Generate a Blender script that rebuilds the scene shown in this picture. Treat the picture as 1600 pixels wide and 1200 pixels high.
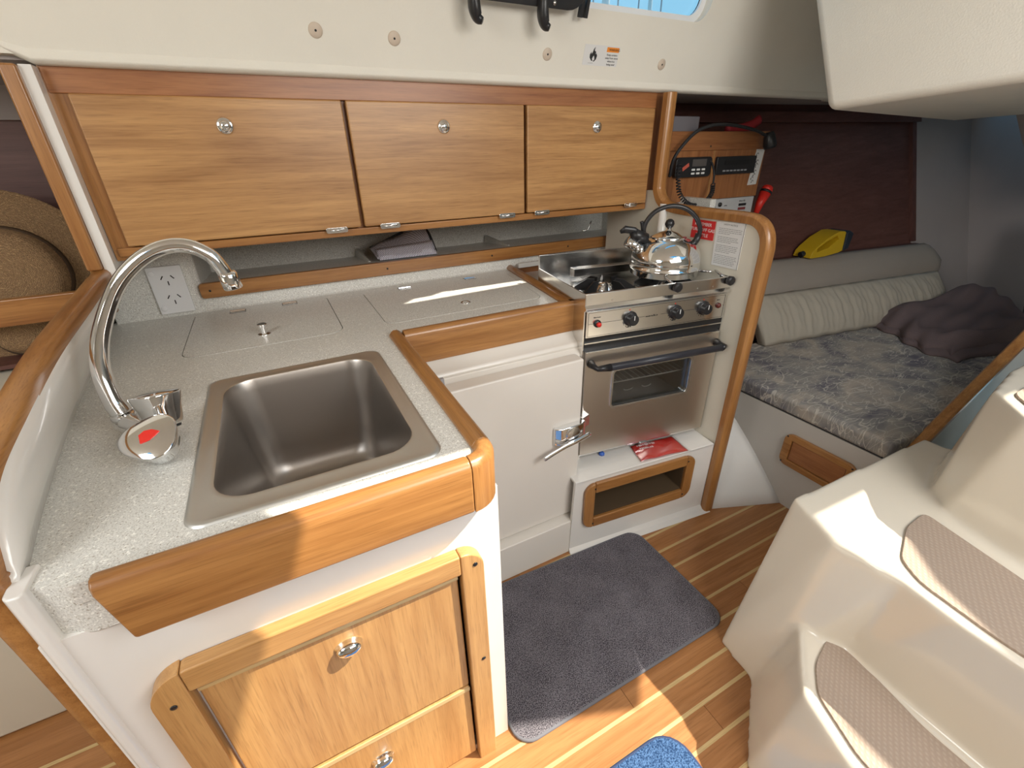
import bpy, bmesh, math, random
from mathutils import Vector, Matrix, geometry
random.seed(7)
sc = bpy.context.scene
COL = sc.collection
for o in list(bpy.data.objects): bpy.data.objects.remove(o)

# ------------------------------------------------------------------ camera
cam = bpy.data.cameras.new('camera'); cam.sensor_width = 36; cam.lens = 700/1600*36
cam.clip_start = 0.01; cam.clip_end = 500
co = bpy.data.objects.new('camera', cam); COL.objects.link(co); sc.camera = co
Rr = ((0.8866, -0.2282, 0.4023), (-0.4621, -0.4007, 0.7911), (-0.0193, -0.8873, -0.4607))
mw = Matrix(((Rr[0][0], -Rr[0][1], -Rr[0][2], 0), (Rr[1][0], -Rr[1][1], -Rr[1][2], 0),
             (Rr[2][0], -Rr[2][1], -Rr[2][2], 1.30), (0, 0, 0, 1)))
co.matrix_world = mw

# ------------------------------------------------------------------ world, sun, big lights, exposure
sc.view_settings.view_transform = 'Standard'; sc.view_settings.look = 'None'
sc.view_settings.gamma = 1; sc.view_settings.use_curve_mapping = False
sc.view_settings.exposure = 0.06
w = bpy.data.worlds.new('sky'); sc.world = w; w.use_nodes = True
nt = w.node_tree; nt.nodes.clear()
wo = nt.nodes.new('ShaderNodeOutputWorld'); bg = nt.nodes.new('ShaderNodeBackground')
tc = nt.nodes.new('ShaderNodeTexCoord'); sx = nt.nodes.new('ShaderNodeSeparateXYZ'); cr = nt.nodes.new('ShaderNodeValToRGB')
nt.links.new(tc.outputs['Generated'], sx.inputs[0]); nt.links.new(sx.outputs['Z'], cr.inputs[0])
cr.color_ramp.elements[0].position = 0.0; cr.color_ramp.elements[0].color = (0.42, 0.76, 0.92, 1)
cr.color_ramp.elements[1].position = 0.6; cr.color_ramp.elements[1].color = (0.10, 0.46, 0.86, 1)
nt.links.new(cr.outputs[0], bg.inputs[0]); bg.inputs[1].default_value = 1.0
nt.links.new(bg.outputs[0], wo.inputs[0])
SUN = Vector((-.68, .38, -1)).normalized()
sl = bpy.data.lights.new('sun', 'SUN'); sl.energy = 8.6; sl.angle = math.radians(0.6); sl.color = (1, .92, .78)
so = bpy.data.objects.new('sun', sl); COL.objects.link(so); so.rotation_euler = SUN.to_track_quat('-Z', 'Y').to_euler()
def area(name, loc, target, sx_, sy_, power, col):
    l = bpy.data.lights.new(name, 'AREA'); l.shape = 'RECTANGLE'; l.size = sx_; l.size_y = sy_; l.energy = power; l.color = col
    o = bpy.data.objects.new(name, l); COL.objects.link(o); o.location = loc
    o.rotation_euler = (Vector(target)-Vector(loc)).to_track_quat('-Z', 'Y').to_euler()
area('galley_fill', (.75, -.75, 1.80), (.45, .95, .75), 1.3, .8, 31, (1, .955, .90))  # added fill lamp under the companionway opening, lifts the galley's ambient light
area('saloon_fill', (-1.25, .0, 1.80), (-.3, 1.3, .7), .7, .7, 14, (1, .97, .92))  # added fill lamp below the forward hatch, brightens the saloon side

# ------------------------------------------------------------------ materials
MC = {}
def newmat(name):
    m = bpy.data.materials.new(name); m.use_nodes = True
    n = m.node_tree; b = n.nodes['Principled BSDF']; return m, n, b
def plain(name, col, rough=.5, metal=0, bump=0, bscale=80, coat=0, var=0, spec=.5):
    if name in MC: return MC[name]
    m, n, b = newmat(name)
    b.inputs['Base Color'].default_value = (*col, 1); b.inputs['Roughness'].default_value = rough
    b.inputs['Metallic'].default_value = metal; b.inputs['Coat Weight'].default_value = coat
    b.inputs['Specular IOR Level'].default_value = spec
    tcn = n.nodes.new('ShaderNodeTexCoord'); nz = n.nodes.new('ShaderNodeTexNoise')
    nz.inputs['Scale'].default_value = bscale; nz.inputs['Detail'].default_value = 4
    n.links.new(tcn.outputs['Object'], nz.inputs['Vector'])
    if bump:
        bp = n.nodes.new('ShaderNodeBump'); bp.inputs['Strength'].default_value = bump; bp.inputs['Distance'].default_value = .002
        n.links.new(nz.outputs['Fac'], bp.inputs['Height']); n.links.new(bp.outputs[0], b.inputs['Normal'])
    mx = n.nodes.new('ShaderNodeMix'); mx.data_type = 'RGBA'
    v = var or .04
    mx.inputs['A'].default_value = (*[c*(1-v) for c in col], 1); mx.inputs['B'].default_value = (*[min(1, c*(1+v)) for c in col], 1)
    nz2 = n.nodes.new('ShaderNodeTexNoise'); nz2.inputs['Scale'].default_value = 9
    n.links.new(tcn.outputs['Object'], nz2.inputs['Vector'])
    n.links.new(nz2.outputs['Fac'], mx.inputs['Factor']); n.links.new(mx.outputs['Result'], b.inputs['Base Color'])
    MC[name] = m; return m
def wood(name, dark, light, axis='x', rough=.38, fine=70, coat=.15, contrast=1.0):
    key = name+axis
    if key in MC: return MC[key]
    m, n, b = newmat(key)
    tcn = n.nodes.new('ShaderNodeTexCoord'); oi = n.nodes.new('ShaderNodeObjectInfo')
    add = n.nodes.new('ShaderNodeVectorMath'); add.operation = 'ADD'
    sc3 = n.nodes.new('ShaderNodeVectorMath'); sc3.operation = 'SCALE'; sc3.inputs['Scale'].default_value = 7.0
    cmb = n.nodes.new('ShaderNodeCombineXYZ')
    for k in range(3): n.links.new(oi.outputs['Random'], cmb.inputs[k])
    n.links.new(cmb.outputs[0], sc3.inputs[0]); n.links.new(tcn.outputs['Object'], add.inputs[0]); n.links.new(sc3.outputs[0], add.inputs[1])
    def mapped(al, ac):
        mp = n.nodes.new('ShaderNodeMapping'); s = [ac]*3; s['xyz'.index(axis)] = al
        mp.inputs['Scale'].default_value = s; n.links.new(add.outputs[0], mp.inputs['Vector']); return mp
    n1 = n.nodes.new('ShaderNodeTexNoise'); n1.inputs['Scale'].default_value = 1; n1.inputs['Detail'].default_value = 6; n1.inputs['Roughness'].default_value = .65; n1.inputs['Distortion'].default_value = .6
    n.links.new(mapped(fine*.045, fine).outputs[0], n1.inputs['Vector'])
    n2 = n.nodes.new('ShaderNodeTexNoise'); n2.inputs['Scale'].default_value = 1; n2.inputs['Detail'].default_value = 3; n2.inputs['Distortion'].default_value = 1.5
    n.links.new(mapped(1.2, 14).outputs[0], n2.inputs['Vector'])
    n3 = n.nodes.new('ShaderNodeTexNoise'); n3.inputs['Scale'].default_value = 1; n3.inputs['Detail'].default_value = 2
    n.links.new(mapped(fine*.25, fine*7).outputs[0], n3.inputs['Vector'])
    ma = n.nodes.new('ShaderNodeMath'); ma.operation = 'MULTIPLY_ADD'; ma.inputs[1].default_value = .55
    n.links.new(n1.outputs['Fac'], ma.inputs[0])
    mb = n.nodes.new('ShaderNodeMath'); mb.operation = 'MULTIPLY'; mb.inputs[1].default_value = .45
    n.links.new(n2.outputs['Fac'], mb.inputs[0]); n.links.new(mb.outputs[0], ma.inputs[2])
    rp = n.nodes.new('ShaderNodeValToRGB'); rp.color_ramp.elements[0].position = .5-.16/contrast; rp.color_ramp.elements[1].position = .5+.14/contrast
    rp.color_ramp.elements[0].color = (*dark, 1); rp.color_ramp.elements[1].color = (*light, 1)
    n.links.new(ma.outputs[0], rp.inputs[0])
    mx = n.nodes.new('ShaderNodeMix'); mx.data_type = 'RGBA'; mx.blend_type = 'MULTIPLY'; mx.inputs['Factor'].default_value = .35
    rp2 = n.nodes.new('ShaderNodeValToRGB'); rp2.color_ramp.elements[0].position = .3; rp2.color_ramp.elements[1].position = .48
    rp2.color_ramp.elements[0].color = (.45, .40, .35, 1); rp2.color_ramp.elements[1].color = (1, 1, 1, 1)
    n.links.new(n3.outputs['Fac'], rp2.inputs[0]); n.links.new(rp.outputs[0], mx.inputs['A']); n.links.new(rp2.outputs[0], mx.inputs['B'])
    n.links.new(mx.outputs['Result'], b.inputs['Base Color'])
    bp = n.nodes.new('ShaderNodeBump'); bp.inputs['Strength'].default_value = .12; bp.inputs['Distance'].default_value = .001
    n.links.new(n1.outputs['Fac'], bp.inputs['Height']); n.links.new(bp.outputs[0], b.inputs['Normal'])
    b.inputs['Roughness'].default_value = rough; b.inputs['Coat Weight'].default_value = coat; b.inputs['Coat Roughness'].default_value = .25
    MC[key] = m; return m
def oak(a='x'): return wood('oak', (.30, .138, .045), (.54, .295, .112), a)
def oak_light(a='x'): return wood('oak_light', (.40, .19, .058), (.62, .35, .13), a, contrast=.9)
def teak(a='x'): return wood('teak', (.25, .098, .026), (.46, .22, .068), a, rough=.3, coat=.35)
def redwood(a='x'): return wood('redwood', (.24, .085, .030), (.43, .185, .068), a)
def maroon(a='x'): return wood('maroon', (.100, .038, .030), (.155, .066, .053), a, rough=.5, coat=.05)
def deckwood(a='x'): return wood('deckwood', (.30, .12, .035), (.48, .225, .085), a, fine=50, rough=.35)
def holly(a='x'): return wood('holly', (.55, .38, .16), (.68, .50, .25), a)
gel = plain('gelcoat_white', (.82, .80, .76), .22, coat=.4, var=.02)
gelst = plain('gelcoat_steps', (.80, .735, .62), .20, coat=.5, var=.02)
liner = plain('foam_backed_vinyl', (.81, .78, .695), .75, bump=.25, bscale=260, var=.03)
fridgew = plain('fridge_white', (.80, .755, .69), .35, coat=.2, var=.015)
greyl = plain('grey_hull_lining', (.41, .365, .35), .85, bump=.3, bscale=200)
beige = plain('beige_panel', (.62, .57, .48), .5)
chrome = plain('chrome', (.86, .87, .88), .06, 1, var=.01)
chrome2 = plain('satin_chrome', (.75, .75, .75), .18, 1)
black = plain('black_plastic', (.018, .018, .020), .32)
rubber = plain('black_rubber', (.02, .02, .022), .65)
iron = plain('black_enamel', (.012, .012, .013), .38)
void_shade = plain('painted_void_shade', (.02, .014, .010), .8)  # near-black backing, the shade of an opening put into the colour
redp = plain('red_plastic', (.72, .03, .02), .35)
redl = plain('red_laminate', (.62, .03, .03), .45)
whitep = plain('white_plastic', (.84, .85, .86), .28, coat=.2)
paper = plain('white_paper', (.74, .74, .73), .6)
ink = plain('black_ink', (.02, .02, .02), .6)
greyink = plain('grey_ink', (.22, .22, .22), .6)
whiteink = plain('white_ink', (.8, .8, .78), .6)
orange = plain('orange_ink', (.85, .28, .03), .6)
yellow = plain('yellow_plastic', (.62, .40, .015), .42)
cush = plain('cream_upholstery', (.46, .415, .34), .9, bump=.4, bscale=320)
blank = plain('mauve_brown_blanket', (.15, .108, .108), .95, bump=.9, bscale=300)
stoneg = plain('grey_bin', (.35, .35, .37), .6)
def brushed(name, col, rough, axis, amt=.10):
    if name in MC: return MC[name]
    m, n, b = newmat(name)
    b.inputs['Base Color'].default_value = (*col, 1); b.inputs['Metallic'].default_value = 1
    tcn = n.nodes.new('ShaderNodeTexCoord'); mp = n.nodes.new('ShaderNodeMapping'); s = [420]*3; s['xyz'.index(axis)] = 5
    mp.inputs['Scale'].default_value = s; n.links.new(tcn.outputs['Object'], mp.inputs['Vector'])
    nz = n.nodes.new('ShaderNodeTexNoise'); nz.inputs['Scale'].default_value = 1; n.links.new(mp.outputs[0], nz.inputs['Vector'])
    mr = n.nodes.new('ShaderNodeMapRange'); mr.inputs['To Min'].default_value = rough-amt*.5; mr.inputs['To Max'].default_value = rough+amt*.5
    n.links.new(nz.outputs['Fac'], mr.inputs['Value']); n.links.new(mr.outputs[0], b.inputs['Roughness'])
    bp = n.nodes.new('ShaderNodeBump'); bp.inputs['Strength'].default_value = .012; bp.inputs['Distance'].default_value = .0004
    n.links.new(nz.outputs['Fac'], bp.inputs['Height']); n.links.new(bp.outputs[0], b.inputs['Normal'])
    MC[name] = m; return m
steel = brushed('brushed_steel', (.66, .61, .55), .36, 'x', .06)
steelb = brushed('bright_steel', (.74, .73, .71), .20, 'x')
sinksteel = brushed('sink_steel', (.66, .665, .64), .44, 'x', .07)
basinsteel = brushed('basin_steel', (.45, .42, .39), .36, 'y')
def speckle(name='speckled_solid_surface'):
    m, n, b = newmat(name)
    tcn = n.nodes.new('ShaderNodeTexCoord')
    def nz(scale, det=2):
        t = n.nodes.new('ShaderNodeTexNoise'); t.inputs['Scale'].default_value = scale; t.inputs['Detail'].default_value = det
        n.links.new(tcn.outputs['Object'], t.inputs['Vector']); return t
    def ramp(p0, p1, c0, c1, src):
        r = n.nodes.new('ShaderNodeValToRGB'); r.color_ramp.elements[0].position = p0; r.color_ramp.elements[1].position = p1
        r.color_ramp.elements[0].color = (*c0, 1); r.color_ramp.elements[1].color = (*c1, 1); n.links.new(src.outputs['Fac'], r.inputs[0]); return r
    base = ramp(.40, .60, (.62, .615, .575), (.79, .785, .74), nz(480, 3))
    dk = ramp(.33, .37, (.62, .58, .53), (1, 1, 1), nz(340, 1))
    lt = ramp(.62, .66, (0, 0, 0), (.20, .20, .19), nz(230, 1))
    m1 = n.nodes.new('ShaderNodeMix'); m1.data_type = 'RGBA'; m1.blend_type = 'MULTIPLY'; m1.inputs['Factor'].default_value = 1
    n.links.new(base.outputs[0], m1.inputs['A']); n.links.new(dk.outputs[0], m1.inputs['B'])
    m2 = n.nodes.new('ShaderNodeMix'); m2.data_type = 'RGBA'; m2.blend_type = 'ADD'; m2.inputs['Factor'].default_value = 1
    n.links.new(m1.outputs['Result'], m2.inputs['A']); n.links.new(lt.outputs[0], m2.inputs['B'])
    n.links.new(m2.outputs['Result'], b.inputs['Base Color']); b.inputs['Roughness'].default_value = .32
    b.inputs['Specular IOR Level'].default_value = .5
    return m
spk = speckle()
def carpet(name, c0, c1, sc_=420):
    m, n, b = newmat(name)
    tcn = n.nodes.new('ShaderNodeTexCoord'); t = n.nodes.new('ShaderNodeTexNoise'); t.inputs['Scale'].default_value = sc_; t.inputs['Detail'].default_value = 3
    n.links.new(tcn.outputs['Object'], t.inputs['Vector'])
    t2 = n.nodes.new('ShaderNodeTexNoise'); t2.inputs['Scale'].default_value = 11; n.links.new(tcn.outputs['Object'], t2.inputs['Vector'])
    r = n.nodes.new('ShaderNodeValToRGB'); r.color_ramp.elements[0].position = .40; r.color_ramp.elements[1].position = .60
    r.color_ramp.elements[0].color = (*c0, 1); r.color_ramp.elements[1].color = (*c1, 1)
    a = n.nodes.new('ShaderNodeMath'); a.operation = 'MULTIPLY_ADD'; a.inputs[1].default_value = .12; n.links.new(t2.outputs['Fac'], a.inputs[0])
    s = n.nodes.new('ShaderNodeMath'); s.operation = 'MULTIPLY'; s.inputs[1].default_value = .88; n.links.new(t.outputs['Fac'], s.inputs[0]); n.links.new(s.outputs[0], a.inputs[2])
    n.links.new(a.outputs[0], r.inputs[0]); n.links.new(r.outputs[0], b.inputs['Base Color'])
    bp = n.nodes.new('ShaderNodeBump'); bp.inputs['Strength'].default_value = 1; bp.inputs['Distance'].default_value = .004
    n.links.new(t.outputs['Fac'], bp.inputs['Height']); n.links.new(bp.outputs[0], b.inputs['Normal'])
    b.inputs['Roughness'].default_value = 1; b.inputs['Specular IOR Level'].default_value = .1
    return m
carp = carpet('charcoal_carpet', (.040, .036, .045), (.30, .28, .31))
bluec = carpet('blue_carpet', (.02, .05, .13), (.09, .18, .36), 300)
def matfabric():
    m, n, b = newmat('patterned_mattress')
    tcn = n.nodes.new('ShaderNodeTexCoord')
    a = n.nodes.new('ShaderNodeTexNoise'); a.inputs['Scale'].default_value = 7; a.inputs['Detail'].default_value = 5; a.inputs['Distortion'].default_value = .8
    n.links.new(tcn.outputs['Object'], a.inputs['Vector'])
    r = n.nodes.new('ShaderNodeValToRGB'); r.color_ramp.elements[0].position = .33; r.color_ramp.elements[1].position = .66
    r.color_ramp.elements[0].color = (.13, .12, .15, 1); r.color_ramp.elements[1].color = (.42, .36, .30, 1)
    e = r.color_ramp.elements.new(.5); e.color = (.27, .255, .235, 1)
    n.links.new(a.outputs['Fac'], r.inputs[0])
    out = r.outputs[0]
    for k, (s, d) in enumerate(((3.5, 2.2), (5, 2), (7, 2.2), (9, 2), (6, 3))):
        mp = n.nodes.new('ShaderNodeMapping'); mp.inputs['Rotation'].default_value = (0, 0, k*1.1+.4); mp.inputs['Scale'].default_value = (1, 3.2, 1)
        n.links.new(tcn.outputs['Object'], mp.inputs['Vector'])
        t = n.nodes.new('ShaderNodeTexNoise'); t.inputs['Scale'].default_value = s; t.inputs['Detail'].default_value = 1; t.inputs['Distortion'].default_value = d*.4
        n.links.new(mp.outputs[0], t.inputs['Vector'])
        su = n.nodes.new('ShaderNodeMath'); su.operation = 'SUBTRACT'; su.inputs[1].default_value = .5; n.links.new(t.outputs['Fac'], su.inputs[0])
        ab = n.nodes.new('ShaderNodeMath'); ab.operation = 'ABSOLUTE'; n.links.new(su.outputs[0], ab.inputs[0])
        rr = n.nodes.new('ShaderNodeValToRGB'); rr.color_ramp.elements[0].position = .003; rr.color_ramp.elements[1].position = .0075
        rr.color_ramp.elements[0].color = (.75, .75, .75, 1); rr.color_ramp.elements[1].color = (0, 0, 0, 1); n.links.new(ab.outputs[0], rr.inputs[0])
        mx = n.nodes.new('ShaderNodeMix'); mx.data_type = 'RGBA'; n.links.new(rr.outputs[0], mx.inputs['Factor'])
        n.links.new(out, mx.inputs['A']); mx.inputs['B'].default_value = (.58, .53, .46, 1); out = mx.outputs['Result']
    n.links.new(out, b.inputs['Base Color']); b.inputs['Roughness'].default_value = .9
    return m
mattm = matfabric()
def padmat():
    m, n, b = newmat('tan_grip_pad')
    tcn = n.nodes.new('ShaderNodeTexCoord'); outs = []
    for ang in (.6, -.6):
        mp = n.nodes.new('ShaderNodeMapping'); mp.inputs['Rotation'].default_value = (0, 0, ang+.5)
        n.links.new(tcn.outputs['Object'], mp.inputs['Vector'])
        wv = n.nodes.new('ShaderNodeTexWave'); wv.inputs['Scale'].default_value = 34; n.links.new(mp.outputs[0], wv.inputs['Vector']); outs.append(wv.outputs['Fac'])
    mu = n.nodes.new('ShaderNodeMath'); mu.operation = 'MULTIPLY'; n.links.new(outs[0], mu.inputs[0]); n.links.new(outs[1], mu.inputs[1])
    bp = n.nodes.new('ShaderNodeBump'); bp.inputs['Strength'].default_value = .5; bp.inputs['Distance'].default_value = .0015
    n.links.new(mu.outputs[0], bp.inputs['Height']); n.links.new(bp.outputs[0], b.inputs['Normal'])
    mx = n.nodes.new('ShaderNodeMix'); mx.data_type = 'RGBA'; n.links.new(mu.outputs[0], mx.inputs['Factor'])
    mx.inputs['A'].default_value = (.40, .31, .245, 1); mx.inputs['B'].default_value = (.47, .375, .30, 1)
    n.links.new(mx.outputs['Result'], b.inputs['Base Color']); b.inputs['Roughness'].default_value = .7
    return m
padm = padmat()
def strawmat():
    m, n, b = newmat('woven_straw')
    tcn = n.nodes.new('ShaderNodeTexCoord')
    wv = n.nodes.new('ShaderNodeTexWave'); wv.wave_type = 'RINGS'; wv.rings_direction = 'Y'; wv.inputs['Scale'].default_value = 95; wv.inputs['Distortion'].default_value = 9; wv.inputs['Detail'].default_value = 4; wv.inputs['Detail Scale'].default_value = 3
    n.links.new(tcn.outputs['Object'], wv.inputs['Vector'])
    nz = n.nodes.new('ShaderNodeTexNoise'); nz.inputs['Scale'].default_value = 90; n.links.new(tcn.outputs['Object'], nz.inputs['Vector'])
    mu = n.nodes.new('ShaderNodeMath'); mu.operation = 'MULTIPLY'; n.links.new(wv.outputs['Fac'], mu.inputs[0]); n.links.new(nz.outputs['Fac'], mu.inputs[1])
    r = n.nodes.new('ShaderNodeValToRGB'); r.color_ramp.elements[0].position = .05; r.color_ramp.elements[1].position = .5
    r.color_ramp.elements[0].color = (.24, .14, .070, 1); r.color_ramp.elements[1].color = (.52, .33, .165, 1)
    n.links.new(mu.outputs[0], r.inputs[0]); n.links.new(r.outputs[0], b.inputs['Base Color'])
    bp = n.nodes.new('ShaderNodeBump'); bp.inputs['Strength'].default_value = 1; bp.inputs['Distance'].default_value = .003
    n.links.new(mu.outputs[0], bp.inputs['Height']); n.links.new(bp.outputs[0], b.inputs['Normal']); b.inputs['Roughness'].default_value = .8
    return m
straw = strawmat()
def glassmat(name, col=(1, 1, 1), rough=.0, mix=.9):
    m, n, b = newmat(name)
    n.nodes.remove(b); out = [x for x in n.nodes if x.type == 'OUTPUT_MATERIAL'][0]
    tr = n.nodes.new('ShaderNodeBsdfTransparent'); tr.inputs[0].default_value = (*col, 1)
    gl = n.nodes.new('ShaderNodeBsdfGlossy'); gl.inputs['Roughness'].default_value = rough
    ms = n.nodes.new('ShaderNodeMixShader'); ms.inputs[0].default_value = 1-mix
    n.links.new(tr.outputs[0], ms.inputs[1]); n.links.new(gl.outputs[0], ms.inputs[2]); n.links.new(ms.outputs[0], out.inputs[0])
    return m
glass = glassmat('window_glass', (.97, .99, 1), 0, .95)
ovenglass = glassmat('oven_glass', (.82, .82, .80), .02, .88)
clearbag = glassmat('clear_plastic_film', (1, 1, 1), .12, .86)
def meshmat():
    m, n, b = newmat('white_net_fabric')
    tcn = n.nodes.new('ShaderNodeTexCoord'); ck = n.nodes.new('ShaderNodeTexChecker'); ck.inputs['Scale'].default_value = 330
    ck.inputs['Color1'].default_value = (.85, .85, .95, 1); ck.inputs['Color2'].default_value = (.14, .14, .20, 1)
    n.links.new(tcn.outputs['Object'], ck.inputs['Vector']); n.links.new(ck.outputs['Color'], b.inputs['Base Color']); b.inputs['Roughness'].default_value = .8
    return m
netm = meshmat()

# ------------------------------------------------------------------ builders
ABS = {}
def thing(name, label, cat, loc=(0, 0, 0), rotz=0, group=None, local=False, kind=None):
    o = bpy.data.objects.new(name, None); COL.objects.link(o); o.location = loc; o.rotation_euler = (0, 0, rotz)
    o.empty_display_size = .05
    if kind: o['kind'] = kind
    else:
        o['label'] = label; o['category'] = cat
    if group: o['group'] = group
    ABS[o.name] = Vector((0, 0, 0)) if local else Vector(loc)
    return o
def obj(name, bm, m, parent=None, bevel=0, segs=2, smooth=False, label=None, kind=None, auto=True):
    bmesh.ops.recalc_face_normals(bm, faces=bm.faces)
    co_ = [v.co for v in bm.verts]
    lo = Vector([min(c[i] for c in co_) for i in range(3)]); hi = Vector([max(c[i] for c in co_) for i in range(3)])
    c = (lo+hi)/2
    bmesh.ops.translate(bm, verts=bm.verts, vec=-c)
    me = bpy.data.meshes.new(name); bm.to_mesh(me); bm.free()
    if m: me.materials.append(m)
    if smooth:
        for p in me.polygons: p.use_smooth = True
    o = bpy.data.objects.new(name, me); COL.objects.link(o)
    if parent: o.parent = parent; o.location = c-ABS[parent.name]
    else: o.location = c
    ABS[o.name] = c
    if bevel:
        b = o.modifiers.new('bevel', 'BEVEL'); b.width = bevel; b.segments = segs; b.limit_method = 'ANGLE'; b.angle_limit = math.radians(35)
        if smooth or True:
            for p in me.polygons: p.use_smooth = True
            b.harden_normals = True
    if label: o['label'] = label
    if kind: o['kind'] = kind
    return o
def tag(o, label, cat, group=None):
    o['label'] = label; o['category'] = cat
    if group: o['group'] = group
    return o
def struct(name, bm, m, parent=None, **k):
    o = obj(name, bm, m, parent, **k)
    if not parent: o['kind'] = 'structure'
    return o
NB_ = bmesh.new
def box(lo, hi, bm=None, mtx=None):
    bm = bm or NB_()
    vs = [bm.verts.new((x, y, z)) for x in (lo[0], hi[0]) for y in (lo[1], hi[1]) for z in (lo[2], hi[2])]
    for f in ((0, 1, 3, 2), (4, 6, 7, 5), (0, 4, 5, 1), (2, 3, 7, 6), (0, 2, 6, 4), (1, 5, 7, 3)): bm.faces.new([vs[i] for i in f])
    if mtx is not None: bmesh.ops.transform(bm, matrix=mtx, verts=vs)
    return bm
def loft(rings, bm=None, close=True, cap=True):
    bm = bm or NB_()
    R = [[bm.verts.new(p) for p in r] for r in rings]; n = len(R[0])
    for a, b in zip(R[:-1], R[1:]):
        for i in range(n if close else n-1):
            j = (i+1) % n
            bm.faces.new((a[i], a[j], b[j], b[i]))
    if cap and close:
        bm.faces.new(list(reversed(R[0]))); bm.faces.new(R[-1])
    return bm
def P3(ax, u, v, h):   # plane coordinates -> 3D; ax is the extrusion axis
    return {'z': (u, v, h), 'y': (u, h, v), 'x': (h, u, v)}[ax]
def prism(poly, ax, a, b, bm=None, poly2=None):
    return loft([[P3(ax, u, v, a) for u, v in poly], [P3(ax, u, v, b) for u, v in (poly2 or poly)]], bm)
def rrect(x0, y0, x1, y1, r, n=6):
    if isinstance(r, (int, float)): r = (r,)*4
    out = []
    for (cx, cy, a0, rr) in ((x0+r[0], y0+r[0], 180, r[0]), (x1-r[1], y0+r[1], 270, r[1]), (x1-r[2], y1-r[2], 0, r[2]), (x0+r[3], y1-r[3], 90, r[3])):
        for k in range(n+1):
            a = math.radians(a0+90*k/n); out.append((cx+rr*math.cos(a), cy+rr*math.sin(a)))
    return out
def ring_frame(outer, inner, ax, a, b, bm=None):   # frame with a hole, outer and inner same count
    o1 = [P3(ax, u, v, a) for u, v in outer]; o2 = [P3(ax, u, v, b) for u, v in outer]
    i1 = [P3(ax, u, v, a) for u, v in inner]; i2 = [P3(ax, u, v, b) for u, v in inner]
    bm = bm or NB_(); R = [[bm.verts.new(p) for p in r] for r in (o1, o2, i2, i1)]; n = len(o1)
    for k in range(4):
        A, B = R[k], R[(k+1) % 4]
        for i in range(n):
            j = (i+1) % n; bm.faces.new((A[i], A[j], B[j], B[i]))
    return bm
def holed(outer, holes, ax, a, b, bm=None):
    bm = bm or NB_()
    loops = [outer]+holes
    flat = [p for l in loops for p in l]
    tris = geometry.tessellate_polygon([[Vector((u, v, 0)) for u, v in l] for l in loops])
    A = [bm.verts.new(P3(ax, u, v, a)) for u, v in flat]; B = [bm.verts.new(P3(ax, u, v, b)) for u, v in flat]
    for t in tris:
        try: bm.faces.new([A[i] for i in t]); bm.faces.new([B[i] for i in reversed(t)])
        except ValueError: pass
    k = 0
    for l in loops:
        n = len(l)
        for i in range(n):
            j = (i+1) % n
            try: bm.faces.new((A[k+i], A[k+j], B[k+j], B[k+i]))
            except ValueError: pass
        k += n
    return bm
def frames(path, closed=False):
    P = [Vector(p) for p in path]; T = []
    for i in range(len(P)):
        if closed: t = P[(i+1) % len(P)]-P[i-1]
        else: t = P[min(i+1, len(P)-1)]-P[max(i-1, 0)]
        T.append(t.normalized())
    u = Vector((0, 0, 1)) if abs(T[0].z) < .9 else Vector((1, 0, 0))
    u = (u-T[0]*u.dot(T[0])).normalized(); out = []
    for p, t in zip(P, T):
        u = (u-t*u.dot(t)).normalized(); out.append((p, t, u, t.cross(u)))
    return out
def tube(path, r, n=12, bm=None, closed=False, rs=None, flat=1.0):
    F = frames(path, closed); rings = []
    for k, (p, t, u, v) in enumerate(F):
        rr = rs[k] if rs else r
        rings.append([p+u*math.cos(2*math.pi*i/n)*rr+v*math.sin(2*math.pi*i/n)*rr*flat for i in range(n)])
    if closed:
        bm = bm or NB_(); R = [[bm.verts.new(p) for p in q] for q in rings]
        for a in range(len(R)):
            A, B = R[a], R[(a+1) % len(R)]
            for i in range(n): j = (i+1) % n; bm.faces.new((A[i], A[j], B[j], B[i]))
        return bm
    return loft(rings, bm)
def spline(pts, n=8):
    P = [Vector(p) for p in pts]; P = [P[0]*2-P[1]]+P+[P[-1]*2-P[-2]]; out = []
    for i in range(1, len(P)-2):
        for k in range(n):
            t = k/n; a, b, c, d = P[i-1:i+3]
            out.append(.5*((2*b)+(c-a)*t+(2*a-5*b+4*c-d)*t*t+(3*b-a-3*c+d)*t**3))
    out.append(P[-2]); return out
def sweep(path, prof, side, bm=None):   # prof: (a along side, b along outward normal in the path's plane); side constant vector
    P = [Vector(p) for p in path]; side = Vector(side); rings = []
    for i in range(len(P)):
        t = (P[min(i+1, len(P)-1)]-P[max(i-1, 0)]).normalized(); nrm = t.cross(side).normalized()
        rings.append([P[i]+side*a+nrm*b for a, b in prof])
    return loft(rings, bm)
def lathe(prof, c, axis=(0, 0, 1), n=32, bm=None, sq=None):
    ax = Vector(axis).normalized(); u = ax.orthogonal().normalized(); v = ax.cross(u); c = Vector(c); rings = []
    for r, h in prof:
        r = max(r, 1e-5); rings.append([c+ax*h+(u*math.cos(2*math.pi*i/n)+v*math.sin(2*math.pi*i/n))*r*((1+sq*math.cos(3*2*math.pi*i/n)) if sq else 1) for i in range(n)])
    return loft(rings, bm)
def grid(fn, nu, nv, bm=None):
    bm = bm or NB_(); V = [[bm.verts.new(fn(i/nu, j/nv)) for j in range(nv+1)] for i in range(nu+1)]
    for i in range(nu):
        for j in range(nv): bm.faces.new((V[i][j], V[i+1][j], V[i+1][j+1], V[i][j+1]))
    return bm
def solid(o, t, off=-1):
    m = o.modifiers.new('solid', 'SOLIDIFY'); m.thickness = t; m.offset = off; return o
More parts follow.
